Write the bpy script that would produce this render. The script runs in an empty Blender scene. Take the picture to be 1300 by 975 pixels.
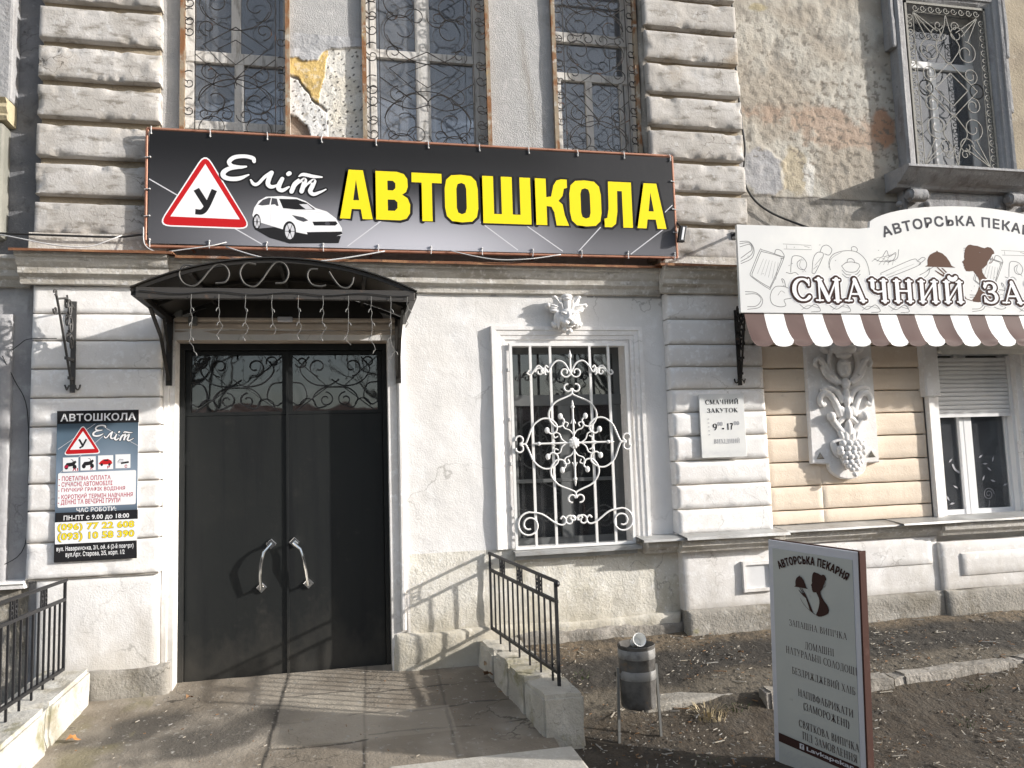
import bpy, bmesh, math, random
from mathutils import Vector, Matrix, noise
random.seed(7)
S = bpy.context.scene
COL = S.collection
# ------------------------------------------------------------------ camera
cam = bpy.data.cameras.new('camera')
camo = bpy.data.objects.new('camera', cam); COL.objects.link(camo)
cam.sensor_width = 36.0; cam.lens = 980/1300*36; cam.clip_end = 500; cam.clip_start = 0.05
R_ = Vector((0.97763621, -0.20786324, -0.03194221)); F_ = Vector((0.20999073, 0.97313447, 0.09440969)); U_ = R_.cross(F_)
camo.matrix_world = Matrix(((R_.x, U_.x, -F_.x, 0.0), (R_.y, U_.y, -F_.y, -6.0383), (R_.z, U_.z, -F_.z, 1.6), (0, 0, 0, 1)))
S.camera = camo
# ------------------------------------------------------------------ light
SUN = Vector((2.4, -1.0, 0.85)).normalized()
w = bpy.data.worlds.new('World'); S.world = w; w.use_nodes = True
nt = w.node_tree; bg = nt.nodes['Background']
sky = nt.nodes.new('ShaderNodeTexSky'); sky.sky_type = 'NISHITA'; sky.sun_disc = False
sky.sun_elevation = math.asin(SUN.z); sky.sun_rotation = math.atan2(SUN.x, SUN.y)
sky.air_density = 1.0; sky.dust_density = 2.0
hs = nt.nodes.new('ShaderNodeHueSaturation'); hs.inputs['Saturation'].default_value = .6; hs.inputs['Value'].default_value = 1.15   # thin haze over the blue
nt.links.new(sky.outputs[0], hs.inputs['Color']); nt.links.new(hs.outputs[0], bg.inputs[0]); bg.inputs[1].default_value = 0.15
sl = bpy.data.lights.new('sun', 'SUN'); sl.energy = 4.0; sl.angle = math.radians(0.9); sl.color = (1.0, 0.96, 0.91)
so = bpy.data.objects.new('sun', sl); COL.objects.link(so); so.rotation_euler = (-SUN).to_track_quat('-Z', 'Y').to_euler(); so.location = (12, -6, 6)
S.view_settings.view_transform = 'Standard'; S.view_settings.look = 'None'; S.view_settings.gamma = 1
S.view_settings.exposure = 0.6
S.cycles.max_bounces = 8; S.cycles.transparent_max_bounces = 12

# ------------------------------------------------------------------ helpers
def nz(x, y, z=0.0, s=1.0): return noise.noise(Vector((x*s, y*s, z*s)))
def fbm(x, y, z=0.0, s=1.0, o=4): return noise.fractal(Vector((x*s, y*s, z*s)), 0.9, 2.0, o)
def sstep(a, b, x):
    t = max(0.0, min(1.0, (x-a)/(b-a) if b != a else 0.0)); return t*t*(3-2*t)
def lerp(a, b, t): return a+(b-a)*t
def mixc(a, b, t): return tuple(lerp(p, q, t) for p, q in zip(a, b))

def tag(o, label=None, cat=None, group=None, kind=None):
    if label: o['label'] = label
    if cat: o['category'] = cat
    if group: o['group'] = group
    if kind: o['kind'] = kind
    return o
def thing(name, label, cat, loc=(0, 0, 0), group=None, rot=None):
    o = bpy.data.objects.new(name, None); COL.objects.link(o); o.location = loc; o.empty_display_size = 0.1
    if rot: o.rotation_euler = rot
    return tag(o, label, cat, group)

class MB:
    def __init__(s): s.v = []; s.f = []; s.m = []; s.c = []; s.hascol = False
    def add(s, vs, fs, m=0, cols=None):
        b = len(s.v); s.v.extend([tuple(p) for p in vs])
        s.f.extend([tuple(i+b for i in q) for q in fs]); s.m.extend([m]*len(fs))
        if cols: s.hascol = True; s.c.extend(cols)
        else: s.c.extend([(1, 1, 1)]*len(vs))
    def box(s, x0, x1, y0, y1, z0, z1, m=0):
        vs = [(x0, y0, z0), (x1, y0, z0), (x1, y1, z0), (x0, y1, z0), (x0, y0, z1), (x1, y0, z1), (x1, y1, z1), (x0, y1, z1)]
        s.add(vs, [(0, 3, 2, 1), (4, 5, 6, 7), (0, 1, 5, 4), (1, 2, 6, 5), (2, 3, 7, 6), (3, 0, 4, 7)], m)
    def cbox(s, x0, x1, y0, y1, z0, z1, c=0.004, m=0):
        """box with chamfered edges"""
        bm = bmesh.new()
        bmesh.ops.create_cube(bm, size=1)
        for v in bm.verts: v.co = (lerp(x0, x1, v.co.x+.5), lerp(y0, y1, v.co.y+.5), lerp(z0, z1, v.co.z+.5))
        bmesh.ops.bevel(bm, geom=bm.edges[:], offset=c, segments=2, profile=.5, affect='EDGES')
        s.bm(bm, m)
    def bm(s, bm, m=0):
        bm.verts.index_update()
        s.add([v.co[:] for v in bm.verts], [tuple(v.index for v in f.verts) for f in bm.faces], m); bm.free()
    def tube(s, pts, r, n=6, m=0, caps=True, rz=None):
        pts = [Vector(p) for p in pts]
        if len(pts) < 2: return
        vs = []; fs = []; N = len(pts)
        t0 = (pts[1]-pts[0]).normalized(); ref = Vector((0, 1, 0)) if abs(t0.y) < .9 else Vector((1, 0, 0))
        u = t0.cross(ref).normalized()
        for i, p in enumerate(pts):
            if i == 0: t = pts[1]-pts[0]
            elif i == N-1: t = pts[-1]-pts[-2]
            else: t = (pts[i+1]-pts[i]).normalized()+(pts[i]-pts[i-1]).normalized()
            if t.length < 1e-9: t = t0
            t = t.normalized(); u = (u-t*u.dot(t)); u = u.normalized() if u.length > 1e-6 else t.orthogonal().normalized(); w_ = t.cross(u)
            rr = r[i] if isinstance(r, (list, tuple)) else r
            for k in range(n):
                a = 2*math.pi*(k+.5)/n
                vs.append(p+u*(rr*math.cos(a))+w_*(rr*math.sin(a)*(rz or 1)))
        for i in range(N-1):
            for k in range(n):
                a = i*n+k; b = i*n+(k+1) % n; fs.append((a, b, b+n, a+n))
        if caps: fs.append(tuple(range(n-1, -1, -1))); fs.append(tuple((N-1)*n+k for k in range(n)))
        s.add(vs, fs, m)
    def lathe(s, prof, cx, cy, n=24, m=0, cz=0):
        vs = []; fs = []
        for r, z in prof:
            for k in range(n):
                a = 2*math.pi*k/n; vs.append((cx+r*math.cos(a), cy+r*math.sin(a), cz+z))
        for i in range(len(prof)-1):
            for k in range(n):
                a = i*n+k; b = i*n+(k+1) % n; fs.append((a, b, b+n, a+n))
        s.add(vs, fs, m)
    def ball(s, c, r, m=0, seg=10, sc=(1, 1, 1), rot=None):
        bm = bmesh.new(); bmesh.ops.create_uvsphere(bm, u_segments=seg, v_segments=max(6, seg*2//3), radius=r)
        M = Matrix.Diagonal((*sc, 1))
        if rot: M = rot.to_4x4() @ M
        for v in bm.verts: v.co = (M @ v.co)+Vector(c)
        s.bm(bm, m)
    def profile(s, prof, x0, x1, nx=2, m=0, wob=0.0, yoff=0.0, caps=True, closed=False):
        """sweep a (y,z) profile along x"""
        vs = []; fs = []; n = len(prof)
        for i in range(nx+1):
            x = lerp(x0, x1, i/nx)
            for k, (y, z) in enumerate(prof):
                d = wob*nz(x*3, z*9, k*1.7); e = wob*nz(x*2.3+9, z*5, k*2.1)
                vs.append((x, y+yoff+d, z+e*.7))
        K = n if closed else n-1
        for i in range(nx):
            for k in range(K):
                a = i*n+k; b = i*n+(k+1) % n; fs.append((a, a+n, b+n, b))
        if caps: fs.append(tuple(range(n))); fs.append(tuple(nx*n+k for k in range(n-1, -1, -1)))
        s.add(vs, fs, m)
    def frame(s, x0, x1, z0, z1, prof, m=0, wob=0.0, sides='LTR', n=14):
        """moulded frame: profile list of (d outward from opening, y)"""
        def P(d, y, sgn, t):
            return
        np_ = len(prof)
        path = []
        if 'B' in sides: path = [(x0, z0, -1, -1), (x0, z1, -1, 1), (x1, z1, 1, 1), (x1, z0, 1, -1), (x0, z0, -1, -1)]
        else: path = [(x0, z0, -1, 0), (x0, z1, -1, 1), (x1, z1, 1, 1), (x1, z0, 1, 0)]
        rings = []
        for i in range(len(path)-1):
            a = path[i]; b = path[i+1]
            for j in range(n+1 if i == len(path)-2 else n):
                t = j/n; rings.append((lerp(a[0], b[0], t), lerp(a[1], b[1], t), a, b, t))
        vs = []
        for (x, z, a, b, t) in rings:
            for k, (d, y) in enumerate(prof):
                px = lerp(a[0]+a[2]*d, b[0]+b[2]*d, t); pz = lerp(a[1]+a[3]*d, b[1]+b[3]*d, t)
                q = wob*nz(px*4, pz*4, k*1.3); vs.append((px+q*.6, y+q, pz+wob*.6*nz(px*5+7, pz*5, k)))
        fs = []
        for i in range(len(rings)-1):
            for k in range(np_-1):
                a = i*np_+k; fs.append((a, a+1, a+1+np_, a+np_))
        s.add(vs, fs, m)
    def block(s, x0, x1, z0, z1, yf, yb, ch=0.02, amp=0.004, step=0.035, m=0, sc=6.0, col=None, chb=None, chip=0.0):
        """rough chamfered block facing -y"""
        chb = chb or ch
        def lin(a, b, c0, c1):
            n = max(1, int((b-a-c0-c1)/step)); return [a, a+c0*.35]+[lerp(a+c0, b-c1, i/n) for i in range(n+1)]+[b-c1*.35, b]
        X = lin(x0, x1, ch, ch); Z = lin(z0, z1, chb, ch); nx = len(X); nzn = len(Z)
        vs = []; cols = []
        for j, z in enumerate(Z):
            for i, x in enumerate(X):
                dx = min(x-x0, x1-x)/ch; dz = min((z-z0)/chb, (z1-z)/ch); d = max(0.0, min(1.0, min(dx, dz)))
                y = yf+(1-d)**1.25*ch
                if chip:
                    de = min(x-x0, x1-x, z-z0, z1-z); y += chip*sstep(.16, .42, nz(x, z, yf*50, 7)+.35*nz(x, z, 4, 19))*(1-sstep(.0, .075, de))+chip*.35*sstep(.3, .5, nz(x, z, 2+yf*9, 3.5)+.25*nz(x, z, 5, 16))
                q = amp*(fbm(x, z, 3.1, sc, 3)); e = amp*1.3*nz(x, z, 8.7, sc*.9) if (i in (0, nx-1) or j in (0, nzn-1)) else 0
                vs.append((x+(e if i in (0, nx-1) else 0), y+q, z+(e if j in (0, nzn-1) else 0)))
        fs = [(j*nx+i, j*nx+i+1, (j+1)*nx+i+1, (j+1)*nx+i) for j in range(nzn-1) for i in range(nx-1)]
        ring = list(range(nx))+[j*nx+nx-1 for j in range(1, nzn)]+[(nzn-1)*nx+i for i in range(nx-2, -1, -1)]+[j*nx for j in range(nzn-2, 0, -1)]
        b = len(vs); vs += [(vs[i][0], yb, vs[i][2]) for i in ring]; L = len(ring)
        fs += [(ring[k], b+k, b+(k+1) % L, ring[(k+1) % L]) for k in range(L)]
        if col: s.add(vs, fs, m, [col(p[0], p[2]) for p in vs])
        else: s.add(vs, fs, m)
    def sheet(s, x0, x1, z0, z1, y, step=0.05, holes=(), disp=None, col=None, mat=None, cutx=(), cutz=()):
        def lin(a, b, cuts):
            cs = sorted(set([a, b]+[c for c in cuts if a < c < b])); out = []
            for p, q in zip(cs, cs[1:]):
                n = max(1, int(round((q-p)/step))); out += [lerp(p, q, i/n) for i in range(n)]
            return out+[b]
        X = lin(x0, x1, [h for H in holes for h in H[:2]]+list(cutx)); Z = lin(z0, z1, [h for H in holes for h in H[2:]]+list(cutz))
        nx = len(X); vs = []; cols = []
        for z in Z:
            for x in X:
                vs.append((x, y+(disp(x, z) if disp else 0), z))
                if col: cols.append(col(x, z))
        base = len(s.v); fs = {}
        for j in range(len(Z)-1):
            zc = (Z[j]+Z[j+1])/2
            for i in range(nx-1):
                xc = (X[i]+X[i+1])/2
                if any(h[0] < xc < h[1] and h[2] < zc < h[3] for h in holes): continue
                fs.setdefault(mat(xc, zc) if mat else 0, []).append((j*nx+i, j*nx+i+1, (j+1)*nx+i+1, (j+1)*nx+i))
        s.add(vs, [], 0, cols or None)
        for k, q in fs.items():
            s.f.extend([tuple(i+base for i in t) for t in q]); s.m.extend([k]*len(q))
    def build(s, name, mats, parent=None, smooth=False, local=False, label=None, ang=None):
        me = bpy.data.meshes.new(name)
        vs = s.v
        if parent is not None and not local:
            o_ = Vector((0, 0, 0)); p = parent
            while p is not None: o_ = o_+p.location; p = p.parent
            vs = [(a-o_.x, b-o_.y, c-o_.z) for a, b, c in vs]
        me.from_pydata(vs, [], s.f)
        if not isinstance(mats, (list, tuple)): mats = [mats]
        for m in mats: me.materials.append(m)
        if len(mats) > 1: me.polygons.foreach_set('material_index', s.m)
        if s.hascol:
            at = me.color_attributes.new('Col', 'FLOAT_COLOR', 'POINT')
            buf = []
            for c in s.c: buf += [c[0], c[1], c[2], 1.0]
            at.data.foreach_set('color', buf)
        if smooth: me.polygons.foreach_set('use_smooth', [True]*len(me.polygons))
        me.update()
        if smooth and ang: me.set_sharp_from_angle(angle=math.radians(ang))
        o = bpy.data.objects.new(name, me); COL.objects.link(o)
        if parent is not None: o.parent = parent
        if label: o['label'] = label
        return o

def arc(cx, cz, r, a0, a1, n=12, y=0, rz=None):
    rz = rz or r
    return [(cx+r*math.cos(math.radians(lerp(a0, a1, i/n))), y, cz+rz*math.sin(math.radians(lerp(a0, a1, i/n)))) for i in range(n+1)]
def spiral(cx, cz, r0, r1, a0, a1, n=22, y=0):
    return [(cx+lerp(r0, r1, i/n)*math.cos(math.radians(lerp(a0, a1, i/n))), y, cz+lerp(r0, r1, i/n)*math.sin(math.radians(lerp(a0, a1, i/n)))) for i in range(n+1)]
def smooth(pts, k=6):
    """Catmull-Rom through points of any dimension"""
    P = [Vector(p) for p in pts]; P = [P[0]*2-P[1]]+P+[P[-1]*2-P[-2]]; out = []
    for i in range(1, len(P)-2):
        for j in range(k):
            t = j/k; a, b, c, d = P[i-1:i+3]
            out.append(.5*((2*b)+(c-a)*t+(2*a-5*b+4*c-d)*t*t+(3*b-a-3*c+d)*t**3))
    out.append(P[-2]); return [tuple(p) for p in out]

# flat printing in a (u,v) plane -> map(u,v,d) gives the point
class Flat:
    def __init__(s, fn, d0=0.0): s.mb = MB(); s.fn = fn; s.d = d0; s.k = 0
    def poly(s, pts, m=0):
        s.k += 1; d = s.d+s.k*5e-6
        a = sum(p[0]*q[1]-q[0]*p[1] for p, q in zip(pts, pts[1:]+pts[:1]))
        if a < 0: pts = pts[::-1]
        s.mb.add([s.fn(u, v, d) for u, v in pts], [tuple(range(len(pts)))], m)
    def stroke(s, pts, w, m=0, cap=True, closed=False):
        """w: width or list"""
        pts = [Vector((p[0], p[1])) for p in pts]
        N = len(pts)
        if N < 2: return
        s.k += 1; d = s.d+s.k*5e-6; vs = []; L = []; Rr = []
        W = w if isinstance(w, (list, tuple)) else [w]*N
        for i, p in enumerate(pts):
            t = (pts[min(i+1, N-1)]-pts[max(i-1, 0)])
            if closed and i in (0, N-1): t = pts[1]-pts[N-2]
            if t.length < 1e-9: t = Vector((1, 0))
            t.normalize(); n = Vector((-t.y, t.x))*W[i]/2; L.append(p+n); Rr.append(p-n)
        vs = [s.fn(q.x, q.y, d) for q in L]+[s.fn(q.x, q.y, d) for q in Rr]
        s.mb.add(vs, [(N+i, N+i+1, i+1, i) for i in range(N-1)], m)
        if cap and not closed:
            for p, ww in ((pts[0], W[0]), (pts[-1], W[-1])):
                s.k += 1; dd = s.d+s.k*5e-6
                s.mb.add([s.fn(p.x+ww/2*math.cos(a*math.pi/5), p.y+ww/2*math.sin(a*math.pi/5), dd) for a in range(10)], [tuple(range(10))], m)
    def text(s, body, u0, v0, u1, v1, m=0, bold=0.0, sp=1.0, bend=None, shear=0.0):
        c = bpy.data.curves.new('t', 'FONT'); c.body = body; c.size = 1.0; c.offset = bold; c.space_character = sp; c.resolution_u = 3
        o = bpy.data.objects.new('t', c); me = o.to_mesh()
        vs = [v.co[:2] for v in me.vertices]; fs = [tuple(p.vertices) for p in me.polygons]
        o.to_mesh_clear(); bpy.data.objects.remove(o); bpy.data.curves.remove(c)
        if not vs: return
        xa = min(v[0] for v in vs); xb = max(v[0] for v in vs); ya = min(v[1] for v in vs); yb = max(v[1] for v in vs)
        s.k += 1; d = s.d+s.k*5e-6; out = []
        for x, y in vs:
            t = (x-xa)/(xb-xa); h = (y-ya)/(yb-ya); u = lerp(u0, u1, t)+shear*h*(v1-v0); v = lerp(v0, v1, h)
            if bend:   # (rise) parabola arch, letters leaning with it
                q = 2*t-1; sl_ = -4*bend*q/(u1-u0); hh = h*(v1-v0)
                u = lerp(u0, u1, t)-sl_*hh*.9; v = v0+bend*(1-q*q)+hh
            out.append(s.fn(u, v, d))
        s.mb.add(out, fs, m)
    def shape(s, splines, m=0, off=0.0):
        """closed outlines with holes (first outer), filled as a 2D curve with an outline offset"""
        c = bpy.data.curves.new('t', 'CURVE'); c.dimensions = '2D'; c.fill_mode = 'BOTH'; c.offset = 0
        for sp_ in splines:
            p = c.splines.new('POLY'); p.points.add(len(sp_)-1); p.use_cyclic_u = True
            for i, q in enumerate(sp_): p.points[i].co = (q[0], q[1], 0, 1)
        o = bpy.data.objects.new('t', c); me = o.to_mesh()
        vs = [v.co[:2] for v in me.vertices]; fs = [tuple(p.vertices) for p in me.polygons]
        o.to_mesh_clear(); bpy.data.objects.remove(o); bpy.data.curves.remove(c)
        s.k += 1; d = s.d+s.k*5e-6
        s.mb.add([s.fn(u, v, d) for u, v in vs], fs, m)
    def build(s, name, mats, parent, local=False): return s.mb.build(name, mats, parent, local=local)

# ------------------------------------------------------------------ materials
def N(nt, t, **k):
    n = nt.nodes.new(t)
    for a, b in k.items(): setattr(n, a, b)
    return n
def mat(name, base, rough=0.85, metal=0.0, layers=(), bump=0.0, bscale=60.0, bump2=0.0, b2scale=8.0, vcol=False, spec=0.5, crack=0.0, cscale=3.0, tint=None, splash=None):
    """layers: (scale, colour, lo, hi, stretch(x,y,z), detail) noise-masked colour layers"""
    m = bpy.data.materials.new(name); m.use_nodes = True; nt = m.node_tree; b = nt.nodes['Principled BSDF']
    b.inputs['Roughness'].default_value = rough; b.inputs['Metallic'].default_value = metal; b.inputs['Specular IOR Level'].default_value = spec
    tc = N(nt, 'ShaderNodeTexCoord'); geo = N(nt, 'ShaderNodeNewGeometry')
    pos = geo.outputs['Position'] if not tint else tc.outputs['Object']
    if vcol:
        at = N(nt, 'ShaderNodeAttribute', attribute_name='Col'); cur = at.outputs['Color']
    else:
        rgb = N(nt, 'ShaderNodeRGB'); rgb.outputs[0].default_value = (*base, 1); cur = rgb.outputs[0]
    def noise_(scale, stretch=(1, 1, 1), detail=6, w=0, r=.6):
        mp = N(nt, 'ShaderNodeMapping'); mp.inputs['Scale'].default_value = stretch; mp.inputs['Location'].default_value = (w, w*1.7, w*.3)
        nt.links.new(pos, mp.inputs[0]); t = N(nt, 'ShaderNodeTexNoise'); t.inputs['Scale'].default_value = scale; t.inputs['Detail'].default_value = detail; t.inputs['Roughness'].default_value = r
        nt.links.new(mp.outputs[0], t.inputs[0]); return t.outputs[0]
    for i, L in enumerate(layers):
        sc, c, lo, hi = L[:4]; st = L[4] if len(L) > 4 else (1, 1, 1); de = L[5] if len(L) > 5 else 6
        t = noise_(sc, st, de, i*3.7)
        mr = N(nt, 'ShaderNodeMapRange'); mr.interpolation_type = 'SMOOTHSTEP'; mr.inputs[1].default_value = lo; mr.inputs[2].default_value = hi
        nt.links.new(t, mr.inputs[0])
        mx = N(nt, 'ShaderNodeMix', data_type='RGBA'); nt.links.new(mr.outputs[0], mx.inputs[0]); nt.links.new(cur, mx.inputs[6]); mx.inputs[7].default_value = (*c, 1)
        if len(L) > 6: mx.blend_type = L[6]
        cur = mx.outputs[2]
    if splash:   # dirt thrown up from the ground, patchy
        zl, zh, sc_, sk = splash
        sp = N(nt, 'ShaderNodeSeparateXYZ'); nt.links.new(pos, sp.inputs[0]); mr = N(nt, 'ShaderNodeMapRange'); mr.inputs[1].default_value = zh; mr.inputs[2].default_value = zl; mr.inputs[3].default_value = -.30; mr.inputs[4].default_value = .30; nt.links.new(sp.outputs[2], mr.inputs[0])
        t = noise_(4.5, (1, 1, .6), 7, 8.3, .65); ad_ = N(nt, 'ShaderNodeMath', operation='ADD'); nt.links.new(mr.outputs[0], ad_.inputs[0]); nt.links.new(t, ad_.inputs[1]); m3 = N(nt, 'ShaderNodeMapRange'); m3.inputs[1].default_value = .42; m3.inputs[2].default_value = .78; m3.inputs[4].default_value = sk; nt.links.new(ad_.outputs[0], m3.inputs[0])
        mx = N(nt, 'ShaderNodeMix', data_type='RGBA'); nt.links.new(m3.outputs[0], mx.inputs[0]); nt.links.new(cur, mx.inputs[6]); mx.inputs[7].default_value = (*sc_, 1); cur = mx.outputs[2]
    h = None
    if crack > 0:
        mp = N(nt, 'ShaderNodeMapping'); nt.links.new(pos, mp.inputs[0])
        wn = N(nt, 'ShaderNodeTexNoise'); wn.inputs['Scale'].default_value = 4; wn.inputs['Detail'].default_value = 5; nt.links.new(pos, wn.inputs[0])
        ad = N(nt, 'ShaderNodeVectorMath', operation='MULTIPLY_ADD'); nt.links.new(wn.outputs[1], ad.inputs[0]); ad.inputs[1].default_value = (.5, .5, .5); nt.links.new(mp.outputs[0], ad.inputs[2])
        vo = N(nt, 'ShaderNodeTexVoronoi', feature='DISTANCE_TO_EDGE'); vo.inputs['Scale'].default_value = cscale; nt.links.new(ad.outputs[0], vo.inputs[0])
        mr = N(nt, 'ShaderNodeMapRange'); mr.inputs[1].default_value = 0.0; mr.inputs[2].default_value = 0.012; mr.inputs[3].default_value = 1; mr.inputs[4].default_value = 0; nt.links.new(vo.outputs[0], mr.inputs[0])
        pn = noise_(1.3, w=11); m2 = N(nt, 'ShaderNodeMapRange'); m2.inputs[1].default_value = .5; m2.inputs[2].default_value = .62; nt.links.new(pn, m2.inputs[0])
        mu = N(nt, 'ShaderNodeMath', operation='MULTIPLY'); nt.links.new(mr.outputs[0], mu.inputs[0]); nt.links.new(m2.outputs[0], mu.inputs[1])
        mk = N(nt, 'ShaderNodeMath', operation='MULTIPLY'); nt.links.new(mu.outputs[0], mk.inputs[0]); mk.inputs[1].default_value = crack
        mx = N(nt, 'ShaderNodeMix', data_type='RGBA'); nt.links.new(mk.outputs[0], mx.inputs[0]); nt.links.new(cur, mx.inputs[6]); mx.inputs[7].default_value = (base[0]*.25, base[1]*.23, base[2]*.2, 1); cur = mx.outputs[2]
    nt.links.new(cur, b.inputs['Base Color'])
    if bump > 0:
        t = noise_(bscale, (1, 1, 1), 5, 5.1); bn = N(nt, 'ShaderNodeBump'); bn.inputs['Strength'].default_value = bump; bn.inputs['Distance'].default_value = 0.01; nt.links.new(t, bn.inputs['Height'])
        last = bn
        if bump2 > 0:
            t = noise_(b2scale, (1, 1, 1), 6, 2.3); b2 = N(nt, 'ShaderNodeBump'); b2.inputs['Strength'].default_value = bump2; b2.inputs['Distance'].default_value = 0.03; nt.links.new(t, b2.inputs['Height']); nt.links.new(bn.outputs[0], b2.inputs['Normal']); last = b2
        nt.links.new(last.outputs[0], b.inputs['Normal'])
    return m
def glass(name, tint=(.7, .75, .78), refl=1.6, rough=0.02, dust_haze=.03):
    m = bpy.data.materials.new(name); m.use_nodes = True; nt = m.node_tree; nt.nodes.remove(nt.nodes['Principled BSDF'])
    out = nt.nodes['Material Output']; fr = N(nt, 'ShaderNodeFresnel'); fr.inputs[0].default_value = refl
    g = N(nt, 'ShaderNodeBsdfGlossy'); g.inputs['Roughness'].default_value = rough; t = N(nt, 'ShaderNodeBsdfTransparent'); t.inputs[0].default_value = (*tint, 1)
    geo = N(nt, 'ShaderNodeNewGeometry'); no = N(nt, 'ShaderNodeTexNoise'); no.inputs['Scale'].default_value = 3; nt.links.new(geo.outputs['Position'], no.inputs[0])
    bp = N(nt, 'ShaderNodeBump'); bp.inputs['Strength'].default_value = .08; bp.inputs['Distance'].default_value = .02; nt.links.new(no.outputs[0], bp.inputs['Height']); nt.links.new(bp.outputs[0], g.inputs['Normal'])
    mx = N(nt, 'ShaderNodeMixShader'); nt.links.new(fr.outputs[0], mx.inputs[0]); nt.links.new(t.outputs[0], mx.inputs[1]); nt.links.new(g.outputs[0], mx.inputs[2])
    df = N(nt, 'ShaderNodeBsdfDiffuse'); df.inputs[0].default_value = (.62, .64, .68, 1); m2 = N(nt, 'ShaderNodeMixShader')   # dusty film whose grey also imitates paler reflections in the pane
    dn = N(nt, 'ShaderNodeTexNoise'); dn.inputs['Scale'].default_value = 2.5; dn.inputs['Detail'].default_value = 6; nt.links.new(geo.outputs['Position'], dn.inputs[0]); dm = N(nt, 'ShaderNodeMath', operation='MULTIPLY'); dm.inputs[1].default_value = dust_haze*2; nt.links.new(dn.outputs[0], dm.inputs[0])
    nt.links.new(dm.outputs[0], m2.inputs[0]); nt.links.new(mx.outputs[0], m2.inputs[1]); nt.links.new(df.outputs[0], m2.inputs[2]); nt.links.new(m2.outputs[0], out.inputs[0])
    return m
M = {}
M['white'] = mat('white_limewash', (.80, .78, .76), .9, layers=[(1.6, (.70, .67, .64), .42, .75), (9, (.60, .57, .53), .62, .78), (22, (.88, .87, .86), .5, .7), (3.0, (.55, .52, .47), .66, .80, (2.5, 1, .5))], bump=.2, bscale=70, bump2=.10, b2scale=9, crack=.5, cscale=2.2, splash=(.2, 1.0, (.42, .38, .32), .55))
M['wallwhite'] = mat('white_wall_plaster', (.78, .765, .75), .92, layers=[(.9, (.68, .66, .63), .4, .75), (5, (.82, .81, .80), .5, .75), (14, (.62, .59, .55), .64, .8), (2.2, (.60, .56, .50), .64, .82, (2, 1, .5))], bump=.3, bscale=90, bump2=.25, b2scale=5, crack=.5, cscale=1.3, splash=(.15, 1.05, (.45, .41, .35), .6))
M['roughwhite'] = mat('rough_limewash', (.70, .67, .60), .95, layers=[(2.5, (.56, .52, .42), .45, .7), (16, (.45, .42, .36), .6, .75), (30, (.8, .78, .74), .55, .7)], bump=.6, bscale=55, bump2=.3, b2scale=10, crack=.6, cscale=2.2, splash=(.2, .75, (.40, .36, .28), .75))
M['block'] = mat('aged_grey_plaster_block', (.43, .405, .375), .95, layers=[(2.2, (.53, .51, .49), .45, .7), (5, (.22, .20, .17), .50, .70, (1, 1, 2.6)), (18, (.56, .55, .54), .55, .75), (40, (.17, .15, .13), .66, .78), (2.4, (.40, .335, .26), .58, .78), (11, (.23, .205, .175), .62, .74, (.6, 1, 3))], bump=.3, bscale=60, bump2=.16, b2scale=9, crack=.9, cscale=3.0)
M['groove'] = mat('bare_buff_joint', (.36, .30, .22), .95, layers=[(6, (.25, .205, .15), .5, .7)], bump=.5, bscale=50)
M['pier'] = mat('roughcast_grey_render', (.45, .445, .44), .95, layers=[(1.2, (.37, .365, .36), .4, .75), (18, (.53, .52, .51), .5, .75), (3, (.33, .30, .26), .6, .78), (2, (.30, .28, .25), .56, .75, (3, 1, .4))], bump=.9, bscale=110, bump2=.2, b2scale=10)
M['vwall'] = mat('weathered_wall_surface', (.4, .38, .34), .95, vcol=True, layers=[(35, (.62, .6, .55), .62, .82, (1, 1, 1), 6), (50, (.14, .125, .105), .67, .8)], bump=.6, bscale=60, bump2=.25, b2scale=12)
M['greywall'] = mat('blue_grey_plaster', (.155, .158, .168), .95, layers=[(1.5, (.23, .23, .24), .45, .7), (9, (.10, .10, .105), .52, .72), (20, (.30, .30, .31), .62, .75)], bump=.6, bscale=70, bump2=.4, b2scale=8, crack=.6, cscale=2)
M['cornice'] = mat('cornice_paint', (.58, .55, .50), .9, layers=[(2, (.42, .385, .33), .46, .68, (1, 1, 3)), (9, (.27, .24, .20), .56, .74, (.4, 1, 2)), (25, (.70, .68, .65), .5, .7)], bump=.5, bscale=50, bump2=.4, b2scale=10)
M['rust'] = mat('rusty_sheet_metal', (.20, .085, .04), .8, .2, layers=[(8, (.30, .16, .08), .45, .65), (25, (.09, .045, .03), .55, .7), (4, (.34, .30, .27), .62, .75)], bump=.4, bscale=60)
M['rail_paint'] = mat('copper_brown_rail', (.42, .20, .13), .5, .3, layers=[(20, (.30, .13, .08), .5, .7), (40, (.55, .35, .27), .6, .8)])
M['beige'] = mat('beige_painted_block', (.80, .675, .54), .92, layers=[(1.4, (.74, .61, .475), .45, .7), (25, (.83, .72, .60), .5, .8), (6, (.62, .52, .41), .62, .8, (1, 1, 2)), (2.5, (.58, .48, .37), .64, .8, (2.5, 1, .4))], bump=.3, bscale=80, bump2=.2, b2scale=8)
M['concrete'] = mat('old_concrete', (.30, .28, .245), .95, layers=[(2.5, (.20, .18, .145), .48, .68), (10, (.39, .37, .335), .54, .74), (40, (.18, .16, .13), .62, .76), (5, (.26, .24, .12), .62, .75)], bump=.8, bscale=50, bump2=.5, b2scale=9, crack=.8, cscale=2.5)
M['stonebase'] = mat('rough_stone_base', (.25, .23, .20), .97, layers=[(3, (.42, .39, .35), .45, .68), (12, (.19, .17, .14), .5, .7), (45, (.5, .47, .43), .62, .74)], bump=1, bscale=38, bump2=.7, b2scale=9, crack=.8, cscale=3)
M['iron'] = mat('black_iron', (.018, .018, .02), .5, .2, layers=[(30, (.05, .045, .04), .6, .8)], bump=.15, bscale=120)
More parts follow.
